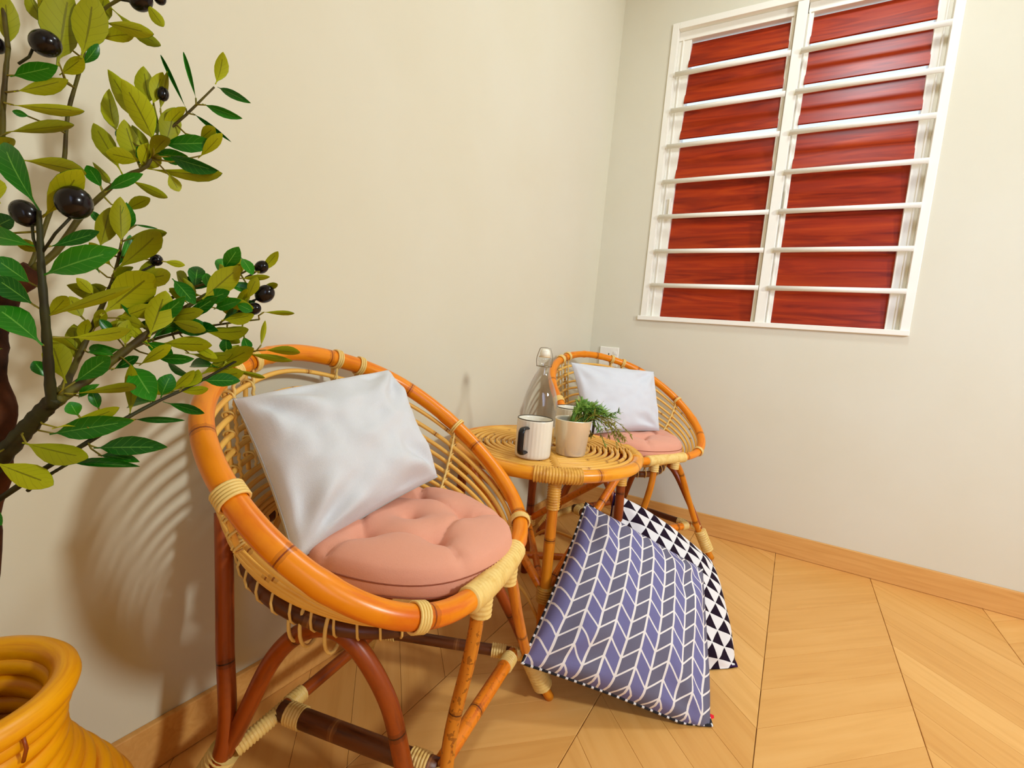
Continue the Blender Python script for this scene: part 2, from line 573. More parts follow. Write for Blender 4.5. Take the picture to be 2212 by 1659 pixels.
shared = {}
far_planks = []          # behind and beside the camera: one joined part
npl = 0
for ci in range(-1, 12):
    x0 = XS0 + (ci - 1) * SP
    up = 1 if (ci % 2 == 0) else -1        # the joint rises (+1) or falls (-1) towards +x in this column
    # columns alternate; the column right of x = 0.822 rises
    k = round((x0 - 0.822) / SP)
    up = 1 if k % 2 == 0 else -1
    for ri in range(-30, 20):
        ya = YV + ri * PW + (0 if up > 0 else SP)      # y of the lower joint at the left spine
        poly = [(x0, ya), (x0 + SP, ya + up * SP), (x0 + SP, ya + up * SP + PW), (x0, ya + PW)]
        q = clip_poly(poly, 0.004, RX - 0.004, RY + 0.004, -0.004)
        if len(q) < 3: continue
        area2 = abs(sum(q[i - 1][0] * q[i][1] - q[i][0] * q[i - 1][1] for i in range(len(q))))
        if area2 < 4e-4: continue
        whole = len(q) == 4 and abs(area2 - 2 * SP * PW) < 1e-6
        if x0 > 2.3 or ya < -2.75:
            far_planks.append((q, up)); continue
        if whole:
            if up not in shared:
                shared[up] = plank_mesh([(p[0] - x0, p[1] - ya) for p in poly], up)
            me = shared[up]
        else:
            me = plank_mesh([(p[0] - x0, p[1] - ya) for p in q], up)
        o = bpy.data.objects.new('plank', me)
        col.objects.link(o)
        o.parent = floor
        o.location = (x0, ya, 0)
        npl += 1
fp = MB()
for q, up in far_planks:
    cx = sum(p[0] for p in q) / len(q); cy = sum(p[1] for p in q) / len(q)
    k = len(fp.v)
    fp.v += [(p[0] + (cx - p[0]) * 0.006, p[1] + (cy - p[1]) * 0.006, 0.0) for p in q]
    fp.face(range(k, k + len(q)), [((p[0] + up * p[1]) * 0.7071, (p[1] - up * p[0]) * 0.7071) for p in q])
tag(fp.build('planks', MT['plank'], floor, smooth=False), None, kind='stuff')

WX0, WX1, WZ0, WZ1 = 0.222, 1.090, 0.846, 1.985   # window opening in the back wall
w = MB(); w.box((-TH, RY - TH, 0), (0, TH, RZ)); struct(w.build('wall_left', MT['wall'], smooth=False))
w = MB()
w.box((0, 0, 0), (WX0, TH, RZ)); w.box((WX1, 0, 0), (RX, TH, RZ)); w.box((WX0, 0, 0), (WX1, TH, WZ0)); w.box((WX0, 0, WZ1), (WX1, TH, RZ))
struct(w.build('wall_back', MT['wall'], smooth=False))
w = MB(); w.box((RX, RY - TH, 0), (RX + TH, TH, RZ)); struct(w.build('wall_right', MT['wall'], smooth=False))
w = MB(); w.box((0, RY - TH, 0), (RX, RY, RZ)); struct(w.build('wall_front', MT['wall'], smooth=False))
w = MB(); w.box((-TH, RY - TH, RZ), (RX + TH, TH, RZ + TH)); struct(w.build('ceiling', MT['ceiling'], smooth=False))
HB = 0.081
w = MB(); w.box((0, RY, 0.0005), (0.011, -0.011, HB)); struct(w.build('baseboard_left', MT['base'], smooth=False, bevel=0.002))
w = MB(); w.box((0, -0.011, 0.0005), (RX, 0, HB)); struct(w.build('baseboard_back', MT['base'], smooth=False, bevel=0.002))

# louvre window -----------------------------------------------------------
win = struct(empty('window_1', (0, 0, 0)))
win['label'] = 'white framed louvre window with red stained wooden slats and round safety bars'
f = MB()   # flat casing round the opening, standing a little proud of the wall
CW = 0.012
f.box((WX0 - CW, -0.006, WZ0), (WX0 + 0.014, 0.075, WZ1 + CW)); f.box((WX1 - 0.014, -0.006, WZ0), (WX1 + CW, 0.075, WZ1 + CW))
f.box((WX0 + 0.014, -0.006, WZ1 - 0.012), (WX1 - 0.014, 0.075, WZ1 + CW))
f.build('frame', MT['frame'], win, smooth=False, bevel=0.0015)
f = MB(); f.box((WX0 + 0.014, 0.018, WZ1 - 0.045), (0.640, 0.075, WZ1 - 0.012)); f.box((0.678, 0.018, WZ1 - 0.045), (WX1 - 0.014, 0.075, WZ1 - 0.012))
f.build('head_rail', MT['frame'], win, smooth=False, bevel=0.0015)
f = MB(); f.box((WX0 - 0.022, -0.012, WZ0 - 0.012), (WX1 + 0.012, 0.075, WZ0 + 0.006)); f.build('window_sill', MT['frame'], win, smooth=False, bevel=0.002)
f = MB(); f.box((0.642, -0.004, WZ0 + 0.006), (0.676, 0.075, WZ1 - 0.012)); f.build('mullion', MT['frame'], win, smooth=False, bevel=0.002)
PIT, ZB1 = 0.137, 1.8003
PAN = ((0.236, 0.642, 0.285, 0.624), (0.676, 1.076, 0.697, 1.036))
BARX = ((0.2419, 0.6406), (0.6722, 1.0750))
bars_z = [ZB1 - i * PIT for i in range(7)]
for p, (j0, j1, s0, s1) in enumerate(PAN):
    for xa, xb in ((j0, s0 - 0.002), (s1 + 0.002, j1)):
        t = MB()
        t.box((xa, 0.022, WZ0 + 0.006), (xb, 0.07, WZ1 - 0.045))
        xm = xa + (xb - xa) * (0.35 if xa < s0 else 0.65)
        t.box((xm - 0.003, 0.017, WZ0 + 0.006), (xm + 0.003, 0.023, WZ1 - 0.045))
        t.build('clip_track', MT['frame'], win, smooth=False, bevel=0.0015)
    for i in range(8):
        zb = ZB1 + (0 - i) * PIT            # bar at the foot of this slat
        if i == 7: zb = WZ0 + 0.004
        open_ = i < 4
        if open_:
            a0, a1 = (0.018, zb + (0.034 if i < 3 else 0.016)), (0.048, zb + PIT + 0.026)
        else:
            a0, a1 = (0.034, zb + 0.004), (0.048, zb + PIT + (0.022 if i == 4 else 0.016))
        if i == 0: a1 = (a1[0], WZ1 - 0.05)
        m = MB()
        d = Vector((a1[0] - a0[0], a1[1] - a0[1])); d.normalize(); nn = Vector((-d.y, d.x)) * 0.0035
        L = (a1[1] - a0[1])
        pts = [(a0[0] + nn.x, a0[1] + nn.y), (a0[0] - nn.x, a0[1] - nn.y), (a1[0] - nn.x, a1[1] - nn.y), (a1[0] + nn.x, a1[1] + nn.y)]
        xc, yc, zc = (s0 + s1) / 2, (a0[0] + a1[0]) / 2, (a0[1] + a1[1]) / 2
        for x in (s0 - xc - 0.004, s1 - xc + 0.004):
            m.v += [(x, q[0] - yc, q[1] - zc) for q in pts]
        m.face((0, 1, 2, 3)); m.face((7, 6, 5, 4))
        for q in range(4):
            q2 = (q + 1) % 4
            m.face((q, 4 + q, 4 + q2, q2))
        m.build('slat', MT['slat'], win, smooth=False, bevel=0.001, loc=(xc, yc, zc))
    for i in range(7):
        b = MB()
        xa, xb = BARX[p]
        b.tube([(xa, -0.010, bars_z[i]), (xb, -0.010, bars_z[i])], 0.0090, seg=14)
        b.build('bar', MT['frame'], win)
    lv = MB()   # opening lever on the clip track
    xh = s0 - 0.010
    lv.box((xh - 0.003, 0.006, 1.26), (xh + 0.003, 0.022, 1.33))
    lv.build('opening_lever', MT['frame'], win, smooth=False, bevel=0.001)

sock = empty('wall_socket', (0.092, 0, 0.666))
m = MB(); m.box((-0.043, -0.008, -0.043), (0.043, 0, 0.043)); m.build('cover_plate', MT['frame'], sock, smooth=False, bevel=0.003)
m = MB()
for dx in (-0.011, 0.011): m.box((dx - 0.003, -0.0086, -0.006), (dx + 0.003, -0.0078, -0.002))
m.box((-0.002, -0.0086, 0.008), (0.002, -0.0078, 0.016))
m.build('socket_holes', plain('socket_black', lin(40, 36, 32), 0.6), sock, smooth=False)
m = MB(); m.box((0.020, -0.0105, 0.014), (0.034, -0.0078, 0.026)); m.build('switch', MT['frame'], sock, smooth=False, bevel=0.001)
tag(sock, 'white wall socket behind the backrest of the far chair', 'socket')

# ------------------------------------------------------------------ rattan chairs
NH = 4


class Rim:
    """the bent rim of a chair in its own frame: x forward, y to the sitter's left, z up"""
    def __init__(s, tilt, z, sh):
        s.tilt, s.z, s.sh = tilt, z, sh

    def rim(s, t):
        la = sum(s.sh[k] * sin((k + 1) * t) for k in range(NH))
        lo = sum(s.sh[NH + k] * cos((k + 1) * t) for k in range(NH))
        bw = s.sh[2 * NH] * cos(2 * t)
        return Vector((lo * cos(s.tilt) + bw * sin(s.tilt), la, s.z - lo * sin(s.tilt) + bw * cos(s.tilt)))

    def base(s, t, k=1.0, dz=0.0):
        x = -0.016 + 0.160 * k * cos(t)
        return Vector((x, 0.005 + 0.162 * k * sin(t), 0.362 - 0.235 * x + dz))

    def bowl(s, t, q):
        """q = 0 on the rim, 1 on the seat ring; falls first, then turns inward"""
        R, B = s.rim(t), s.base(t)
        a, b = 1 - cos(q * pi / 2), sin(q * pi / 2)
        front = max(0.0, cos(t))
        k = 0.45 + 0.4 * front
        a = a * (1 - k) + q * k
        return Vector((R.x + (B.x - R.x) * a, R.y + (B.y - R.y) * a, R.z + (B.z - R.z) * b))

    def out(s, t, q):
        """outward direction of the bowl"""
        c = s.bowl(t, q)
        dt = s.bowl(t + 0.02, q) - s.bowl(t - 0.02, q)
        dq = s.bowl(t, min(1, q + 0.03)) - s.bowl(t, max(0, q - 0.03))
        n = dt.cross(dq)
        if n.length < 1e-9: return Vector((0, 0, -1))
        n.normalize()
        if n.dot(c - Vector((0, 0, s.z + 0.1))) < 0: n = -n
        return n


def loop_pts(f, n=120):
    return [f(2 * pi * i / n) for i in range(n)]


def make_chair(loc, yaw, tilt, z, sh, rr, label, seed, fleg):
    rnd = random.Random(seed)
    g = Rim(tilt, z, sh)
    root = empty('rattan_chair', (loc[0], loc[1], 0), yaw)
    tag(root, label, 'chair', 'rattan chairs')
    P = loop_pts(g.rim, 200)
    nodes = [rnd.random() * 2 * pi for _ in range(8)]
    rad = []
    for i in range(200):
        t = 2 * pi * i / 200
        r = rr * (1.0 + 0.05 * sin(t * 2 + seed))
        for nd in nodes:
            d = abs((t - nd + pi) % (2 * pi) - pi)
            r += 0.0011 * math.exp(-(d / 0.022) ** 2)
        rad.append(r)
    m = MB(); m.tube(P, rad, closed=True, seg=16); m.build('rim', MT['rim'], root)
    # rods of the basket
    qs = [0.085 + 0.077 * k for k in range(12)]
    for k, q in enumerate(qs):
        ph, am = rnd.random() * 6, 0.006 + 0.004 * rnd.random()
        m = MB()
        m.tube([g.bowl(t, min(1, q + am * sin(3 * t + ph))) for t in [2 * pi * i / 130 for i in range(130)]], 0.0048 - 0.0006 * rnd.random(), closed=True, seg=8)
        m.build('rod', MT['rod'], root)
    for k in (0.86, 0.72, 0.58, 0.44, 0.30, 0.16):
        m = MB(); m.tube([g.base(t, k, 0.004) for t in [2 * pi * i / 60 for i in range(60)]], 0.0046, closed=True, seg=8)
        m.build('seat_rod', MT['rod'], root)
    m = MB()
    for a in (0, pi / 3, 2 * pi / 3):
        m.tube([g.base(a, 1.0, -0.006), g.base(a, 0.4, -0.006), g.base(a + pi, 0.4, -0.006), g.base(a + pi, 1.0, -0.006)], 0.0055)
    m.build('seat_slats', MT['rod'], root)
    # dark seat ring below, wound with open loops of cane
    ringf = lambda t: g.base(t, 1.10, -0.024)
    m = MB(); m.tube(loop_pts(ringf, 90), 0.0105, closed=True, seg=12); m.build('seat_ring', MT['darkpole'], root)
    m = MB()
    nturn = 40
    hel = []
    for i in range(nturn * 10):
        t = 2 * pi * i / (nturn * 10)
        c = ringf(t) + Vector((0, 0, 0.005)); tg = (ringf(t + .01) - ringf(t - .01)).normalized()
        a = tg.cross(Vector((0, 0, 1))).normalized(); b = tg.cross(a)
        c = c + Vector((0, 0, 0.004))
        ph = nturn * 2 * pi * i / (nturn * 10)
        hel.append(c + a * (0.0145 * cos(ph)) + b * (0.020 * sin(ph)))
    m.tube(hel, 0.0019, closed=True, seg=6); m.build('winding', MT['bind'], root)
    # stakes across the rods with a lashing at each crossing
    for t, top, qm in ((0.62, 3, 0.6), (-0.62, 4, 0.3), (1.42, 2, 0.75), (-1.42, 5, 0.22), (pi - 0.54, 3, 0.55), (pi - 0.80, 3, 0.55), (pi + 0.54, 3, 0.45), (pi + 0.80, 4, 0.45)):
        qq = [0.02 + qm * i / 24 for i in range(25)]
        m = MB(); m.tube([g.bowl(t, q) + g.out(t, q) * 0.0078 for q in qq], 0.0036, seg=8); m.build('stake', MT['rod'], root)
        m = MB()
        for q in [x for x in qs if x < qm + 0.02]:
            c = g.bowl(t, q) + g.out(t, q) * 0.004
            tg = (g.bowl(t + 0.02, q) - g.bowl(t - 0.02, q)).normalized()
            for d in (-0.0022, 0.0022):
                ringaround(m, c + tg * d, tg, 0.0092, 0.0016, seg=12, squash=0.62, sdir=g.out(t, q))
        m.tube([g.bowl(t, qm * i / 40) - g.out(t, qm * i / 40) * (0.0052 + 0.0012 * sin(i * 2.2)) for i in range(41)], 0.0026, seg=6)
        tg = (g.rim(t + 0.02) - g.rim(t - 0.02)).normalized()
        for d in range(top):
            ringaround(m, g.rim(t) + tg * (0.0042 * (d - top / 2)), tg, rr + 0.0028, 0.0021, seg=18)
        m.build('lashing', MT['bind'], root)
    # broad cane binding in the middle of the front
    fr = [g.rim(-0.30 + 0.60 * i / 40) for i in range(41)]
    m = MB()
    sleeve(m, fr, rr + 0.0035, 0.0075, 0.0008, seg=14)
    m.build('front_binding', MT['bind'], root)
    fc = g.rim(0)
    for dy in (-0.05, 0.05):    # the binding also runs down over the tops of the front legs
        c = fc + Vector((0, dy, 0))
        m = MB(); sleeve(m, [c + Vector((0, 0, 0.004)), c + Vector((-0.001, 0, -0.036))], rr + 0.001, 0.0075, 0.0008, seg=14)
        m.build('leg_binding', MT['bind'], root)
    # feet and legs (chair frame): front left, front right, back left, back right
    FL, FR, BL, BR = Vector((0.236, -0.128, 0)), Vector((0.266, 0.258, 0)), Vector((-0.150, -0.196, 0)), Vector((-0.145, 0.190, 0))
    zf = fc.z
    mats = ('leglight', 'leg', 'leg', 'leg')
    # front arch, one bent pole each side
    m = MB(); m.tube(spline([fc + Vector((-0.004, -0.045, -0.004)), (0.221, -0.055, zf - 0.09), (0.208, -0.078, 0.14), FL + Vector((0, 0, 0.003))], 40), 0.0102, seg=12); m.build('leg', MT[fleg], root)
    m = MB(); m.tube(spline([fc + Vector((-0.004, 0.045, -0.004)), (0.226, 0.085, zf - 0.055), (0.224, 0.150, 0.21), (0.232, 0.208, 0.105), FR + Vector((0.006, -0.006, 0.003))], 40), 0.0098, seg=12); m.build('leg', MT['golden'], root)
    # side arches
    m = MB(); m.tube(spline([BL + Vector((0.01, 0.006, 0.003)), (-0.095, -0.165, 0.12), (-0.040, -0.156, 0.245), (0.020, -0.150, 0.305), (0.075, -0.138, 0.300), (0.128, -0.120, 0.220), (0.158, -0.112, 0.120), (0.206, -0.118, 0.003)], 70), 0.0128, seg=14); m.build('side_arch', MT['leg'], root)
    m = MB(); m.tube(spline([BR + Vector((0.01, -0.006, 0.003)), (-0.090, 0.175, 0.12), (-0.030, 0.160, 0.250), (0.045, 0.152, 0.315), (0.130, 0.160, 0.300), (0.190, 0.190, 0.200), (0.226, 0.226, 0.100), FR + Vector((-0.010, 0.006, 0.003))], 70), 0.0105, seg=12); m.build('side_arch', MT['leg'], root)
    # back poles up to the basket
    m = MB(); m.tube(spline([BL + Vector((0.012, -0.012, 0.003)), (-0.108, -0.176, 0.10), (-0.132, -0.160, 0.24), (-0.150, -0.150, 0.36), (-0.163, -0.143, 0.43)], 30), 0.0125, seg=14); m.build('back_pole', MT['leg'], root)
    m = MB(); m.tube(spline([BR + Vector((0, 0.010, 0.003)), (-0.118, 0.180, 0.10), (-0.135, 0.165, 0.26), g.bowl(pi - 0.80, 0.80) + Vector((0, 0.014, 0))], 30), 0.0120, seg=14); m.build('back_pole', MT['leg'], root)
    # four stretchers a hand above the floor
    zs = 0.110
    c = dict(bl=Vector((-0.075, -0.104, zs)), fl=Vector((0.197, -0.086, zs)), fr=Vector((0.203, 0.198, zs)), br=Vector((-0.070, 0.128, zs)))
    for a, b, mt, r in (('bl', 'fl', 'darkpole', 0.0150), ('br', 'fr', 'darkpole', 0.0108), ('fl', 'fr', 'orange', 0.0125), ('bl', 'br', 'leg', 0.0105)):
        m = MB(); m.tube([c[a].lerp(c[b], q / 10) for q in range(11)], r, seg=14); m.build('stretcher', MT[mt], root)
    for a, b, r in (('bl', 'fl', 0.0165), ('fl', 'bl', 0.0165), ('br', 'fr', 0.0125), ('fr', 'br', 0.0125), ('fr', 'fl', 0.0140), ('bl', 'br', 0.0125)):
        d = (c[b] - c[a]).normalized()
        m = MB(); sleeve(m, [c[a] + d * 0.014, c[a] + d * 0.042], r, 0.0052, 0.0014); m.build('binding', MT['bind'], root)
    # corner ties to the legs
    for a, leg in (('bl', Vector((-0.098, -0.166, 0.085))), ('fl', Vector((0.214, -0.100, 0.085))), ('fr', Vector((0.236, 0.215, 0.105))), ('br', Vector((-0.098, 0.176, 0.085)))):
        m = MB(); sleeve(m, [c[a] + (c[a] - leg) * 0.12, leg], 0.0115, 0.005, 0.0012); m.build('corner_tie', MT['bind'], root)
    # wound feet
    for ft, top, r in ((BL, Vector((-0.112, -0.172, 0.082)), 0.0215), (FR, Vector((0.236, 0.216, 0.098)), 0.0195), (BR, Vector((-0.114, 0.176, 0.080)), 0.0205), (FL, Vector((0.205, -0.100, 0.07)), 0.0205)):
        lo = ft + (top - ft) * 0.30
        m = MB(); sleeve(m, [lo, top], r - 0.001, 0.0080, 0.0022, seg=14); m.build('foot_binding', MT['bind'], root)
    # loops that tie the left arch to the seat ring
    m = MB()
    for x, R in ((0.002, 0.036), (0.022, 0.037), (0.062, 0.034)):
        ringaround(m, (x, -0.154, 0.322), (1, 0.1, 0), R, 0.0026, seg=20, squash=0.62, sdir=Vector((0, 0, 1)))
    m.build('arch_tie', MT['bind'], root)
    return root, g


SH1 = [0.25307, 0.03504, -0.00635, -0.00219, 0.27288, 0.03265, -0.01656, -0.00993, 0.00149]
SH2 = [0.27767, 0.03527, -0.00545, -0.00950, 0.28689, 0.02789, -0.02337, -0.01464, -0.00314]
chair1, G1 = make_chair((0.22554, -1.47103), 0.16668, 0.61404, 0.53054, SH1, 0.0145, 'large rattan basket chair nearest the camera, beside the olive tree', 3, 'leglight')
chair2, G2 = make_chair((0.27334, -0.34507), -0.46025, 0.61770, 0.53290, SH2, 0.0130, 'rattan basket chair in the corner under the window, behind the side table', 11, 'golden')


# ------------------------------------------------------------------ side table
TC, TR, TZ = Vector((0.273, -0.933, 0)), 0.229, 0.445
tab = empty('rattan_side_table', TC)
tag(tab, 'round rattan side table with a ringed cane top, between the two chairs', 'table')
m = MB(); m.tube([(TR * cos(2 * pi * i / 120), TR * sin(2 * pi * i / 120), TZ) for i in range(120)], 0.0145, closed=True, seg=14); m.build('top_ring', MT['tabrim'], tab)
nr = 13
for k in range(nr):
    r = TR - 0.016 - k * 0.0150
    ph = random.random() * 6
    m = MB(); m.tube([((r + 0.0012 * sin(2 * t + ph)) * cos(t), (r + 0.0012 * sin(2 * t + ph)) * sin(t), TZ + 0.0105) for t in [2 * pi * i / 90 for i in range(90)]], 0.0050, closed=True, seg=8)
    m.build('top_rod', MT['tabrod'], tab)
A0 = radians(-56.7)
for a in (A0, A0 + pi / 2):
    d = Vector((cos(a), sin(a), 0)); s_ = Vector((-d.y, d.x, 0))
    m = MB()
    for o_ in (-0.008, 0.008):
        m.tube([d * -TR + s_ * o_ + Vector((0, 0, TZ - 0.001)), d * TR + s_ * o_ + Vector((0, 0, TZ - 0.001))], 0.0075, seg=10)
    m.build('cross_bar', MT['leg'], tab)
    for sg in (-1, 1):
        m = MB()
        for k in range(nr):
            r = TR - 0.016 - k * 0.0150
            for dr in (-0.004, 0.004):
                ringaround(m, d * (sg * (r + dr)) + Vector((0, 0, TZ + 0.0055)), d, 0.0115, 0.0019, seg=10, squash=1.0, sdir=Vector((0, 0, 1)))
        m.build('lashing', MT['bindgold'], tab)
legs = []
LR = 0.205
for k in range(4):
    a = A0 + k * pi / 2
    d = Vector((cos(a), sin(a), 0))
    top, ft = d * LR + Vector((0, 0, TZ - 0.006)), d * (LR + 0.010) + Vector((0, 0, 0.001))
    legs.append((top, ft, d))
    m = MB(); m.tube([top.lerp(ft, q / 12) for q in range(13)], [0.0118 + 0.0006 * (q in (4, 9)) for q in range(13)], seg=12); m.build('leg', MT['golden'] if k == 0 else MT['leg'], tab)
    m = MB(); sleeve(m, [top.lerp(ft, 0.03), top.lerp(ft, 0.17)], 0.0138, 0.0058, 0.0014); m.build('leg_binding', MT['bindgold'], tab)
    m = MB(); sleeve(m, [(TR * cos(a + x), TR * sin(a + x), TZ) for x in [-0.22 + 0.44 * i / 20 for i in range(21)]], 0.0170, 0.0062, 0.0015, seg=14); m.build('ring_binding', MT['bindgold'], tab)
zj = 0.175
for k in (0, 2):       # braces rise from low on the front and back legs to the tops of the side legs
    for s_ in (1, 3):
        j = (k + s_) % 4
        a = legs[k][0].lerp(legs[k][1], 1 - zj / TZ); b = legs[j][0].lerp(legs[j][1], 0.07)
        m = MB(); m.tube([a.lerp(b, q / 8) for q in range(9)], 0.0100, seg=12); m.build('brace', MT['orange'], tab)
    p = legs[k][0].lerp(legs[k][1], 1 - zj / TZ)
    m = MB(); sleeve(m, [p + Vector((0, 0, -0.017)), p + Vector((0, 0, 0.016))], 0.0175, 0.0056, 0.0016, seg=14); m.build('joint_binding', MT['bindgold'], tab)
for k in (0, 1):
    a = legs[k][0].lerp(legs[k][1], 1 - 0.160 / TZ); b = legs[k + 2][0].lerp(legs[k + 2][1], 1 - 0.160 / TZ)
    m = MB(); m.tube([a.lerp(b, q / 8) for q in range(9)], 0.0090, seg=12); m.build('stretcher', MT['orange'], tab)
for k in range(4):     # thin bent arch between neighbouring legs
    a, b = legs[k][1], legs[(k + 1) % 4][1]
    mid = (a + b) / 2
    m = MB(); m.tube(spline([a + Vector((0, 0, 0.085)) + legs[k][2] * 0.013, a.lerp(mid, 0.10) + Vector((0, 0, 0.112)), a.lerp(mid, 0.45) + Vector((0, 0, 0.158)), mid + Vector((0, 0, 0.168)),
                             b.lerp(mid, 0.45) + Vector((0, 0, 0.158)), b.lerp(mid, 0.10) + Vector((0, 0, 0.112)), b + Vector((0, 0, 0.085)) + legs[(k + 1) % 4][2] * 0.013], 48), 0.0040, seg=8)
    m.build('arch', MT['tabrod'], tab)

# ------------------------------------------------------------------ cushions
def cushion(name, corners, T, mat, label, cat, group=None, pinch=0.07, flip=False, wr=0.004, seed=1, piping=None, pr=0.0022, back=0.8, ng=48, expo=0.42, uvrot=0, sag=None):
    """corners: top left, top right, bottom right, bottom left as seen from the front"""
    A, B, Cc, D = [Vector(c) for c in corners]
    ctr = (A + B + Cc + D) / 4
    n = ((B - A) + (Cc - D)).cross((D - A) + (Cc - B)).normalized()
    if n.dot(CAM - ctr) < 0: n = -n
    root = empty(name, ctr)
    def flat(u, v):
        u2 = u * (1 - pinch * (1 - v * v)); v2 = v * (1 - pinch * (1 - u * u))
        a, b = (u2 + 1) / 2, (1 - v2) / 2
        return A.lerp(B, a).lerp(D.lerp(Cc, a), b) - ctr
    def h(u, v, side):
        e = max(0.0, (1 - u * u) * (1 - v * v))
        q = T * e ** expo
        p = Vector((u * 2.3 + seed * 7, v * 2.3 + side * 3, seed))
        q += wr * e ** 0.3 * (noise.noise(p) * 1.2 + noise.noise(p * 2.3) * 0.8)
        # soft folds that run out of the corners
        for (cu, cv) in ((-1, 1), (1, 1), (1, -1), (-1, -1)):
            du, dv = u - cu, v - cv
            rr_ = math.hypot(du, dv); an = math.atan2(dv, du)
            q += wr * 1.3 * sin(an * 9 + seed + cu * 2 + cv) * math.exp(-((rr_ - 0.55) / 0.33) ** 2) * min(1, e * 6)
        return q
    def uvm(u, v):
        a, b = (u + 1) / 2, (v + 1) / 2
        return (a, b) if uvrot == 0 else (b, 1 - a)
    m = MB()
    for side, sg in ((0, 1.0), (1, -back)):
        k = len(m.v)
        for i in range(ng + 1):
            for j in range(ng + 1):
                u, v = -cos(pi * j / ng) * 0.35 + (-1 + 2 * j / ng) * 0.65, -cos(pi * i / ng) * 0.35 + (-1 + 2 * i / ng) * 0.65
                p = flat(u, v) + n * (h(u, v, side) * sg)
                if sag: p += sag(u, v)
                if p.z + ctr.z < 0.0025: p.z = 0.0025 - ctr.z
                m.v.append(tuple(p))
        st = ng + 1
        uvs = [uvm(-cos(pi * j / ng) * 0.35 + (-1 + 2 * j / ng) * 0.65, -cos(pi * i / ng) * 0.35 + (-1 + 2 * i / ng) * 0.65) for i in range(st) for j in range(st)]
        for i in range(ng):
            for j in range(ng):
                q = [i * st + j, i * st + j + 1, (i + 1) * st + j + 1, (i + 1) * st + j]
                if (side == 0) == flip: pass
                qq = q if side == 0 else q[::-1]
                m.face([k + x for x in qq], [uvs[x] for x in qq])
    body = m.build('cover', mat, root)
    e = [(-1 + 2 * i / 24, -1) for i in range(24)] + [(1, -1 + 2 * i / 24) for i in range(24)] + [(1 - 2 * i / 24, 1) for i in range(24)] + [(-1, 1 - 2 * i / 24) for i in range(24)]
    if piping:
        m = MB()
        q = []
        for u, v in e:
            p = flat(u * 1.004, v * 1.004)
            if sag: p += sag(u, v)
            if p.z + ctr.z < 0.004: p.z = 0.004 - ctr.z
            q.append(p)
        m.tube(q, pr, closed=True, seg=6); m.build('piping', piping, root)
    tag(root, label, cat, group)
    return root, n, flat, ctr


g1, n1, fl1, c1c = cushion('throw_cushion', [at(505, 862, 0.700), at(838, 800, 0.965), at(945, 1030, 0.900), at(638, 1214, 0.655)], 0.070, MT['grey'],
        'grey linen throw cushion leaning in the nearest rattan chair', 'cushion', 'grey throw cushions', pinch=0.05, seed=2, wr=0.0075, piping=MT['thread'], pr=0.0009)
g2, n2, fl2, c2c = cushion('throw_cushion', [at(1234, 783, 1.66), at(1412, 803, 1.76), at(1424, 930, 1.70), at(1268, 938, 1.57)], 0.050, MT['grey'],
        'grey linen throw cushion propped in the corner chair under the window', 'cushion', 'grey throw cushions', pinch=0.04, seed=5, wr=0.004, piping=MT['thread'], pr=0.0009)

ch, nch, flc, cch = cushion('floor_cushion', [at(1266, 1088, 1.150), at(1516, 1230, 1.170), at(1534, 1588, 0.945), at(1128, 1432, 0.915)], 0.068, MT['chevron'],
        'blue-grey floor cushion with white chevron line print leaning on another cushion', 'cushion', 'patterned floor cushions', pinch=0.03, seed=4, wr=0.004, piping=MT['dash'], pr=0.0028, back=0.7)
m = MB()     # small red tag sewn into the right edge
tg0 = flc(0.985, -0.95); tg1 = flc(0.985, -0.78)
out_ = (flc(1, 0) - flc(-1, 0)).normalized()
for sgn in (0, 1):
    off = nch * (0.0008 if sgn else -0.0008)
    m.v += [tuple(tg0 + off), tuple(tg1 + off), tuple(tg1 + off + out_ * 0.016), tuple(tg0 + off + out_ * 0.016)]
m.face((0, 3, 2, 1)); m.face((4, 5, 6, 7))
for a in range(4): m.face((a, (a + 1) % 4, 4 + (a + 1) % 4, 4 + a))
m.build('tag', MT['red'], ch, smooth=False)

tr, ntr, flt, ctr_ = cushion('floor_cushion', [at(1328, 1066, 1.330), at(1536, 1212, 1.300), at(1588, 1464, 1.130), (0.500, -1.010, 0.035)], 0.062, MT['triangle'],
        'black and white triangle print floor cushion tucked behind the chevron one', 'cushion', 'patterned floor cushions', pinch=-0.06, seed=9, wr=0.003, piping=MT['purple'], pr=0.0022, back=0.6, uvrot=0)


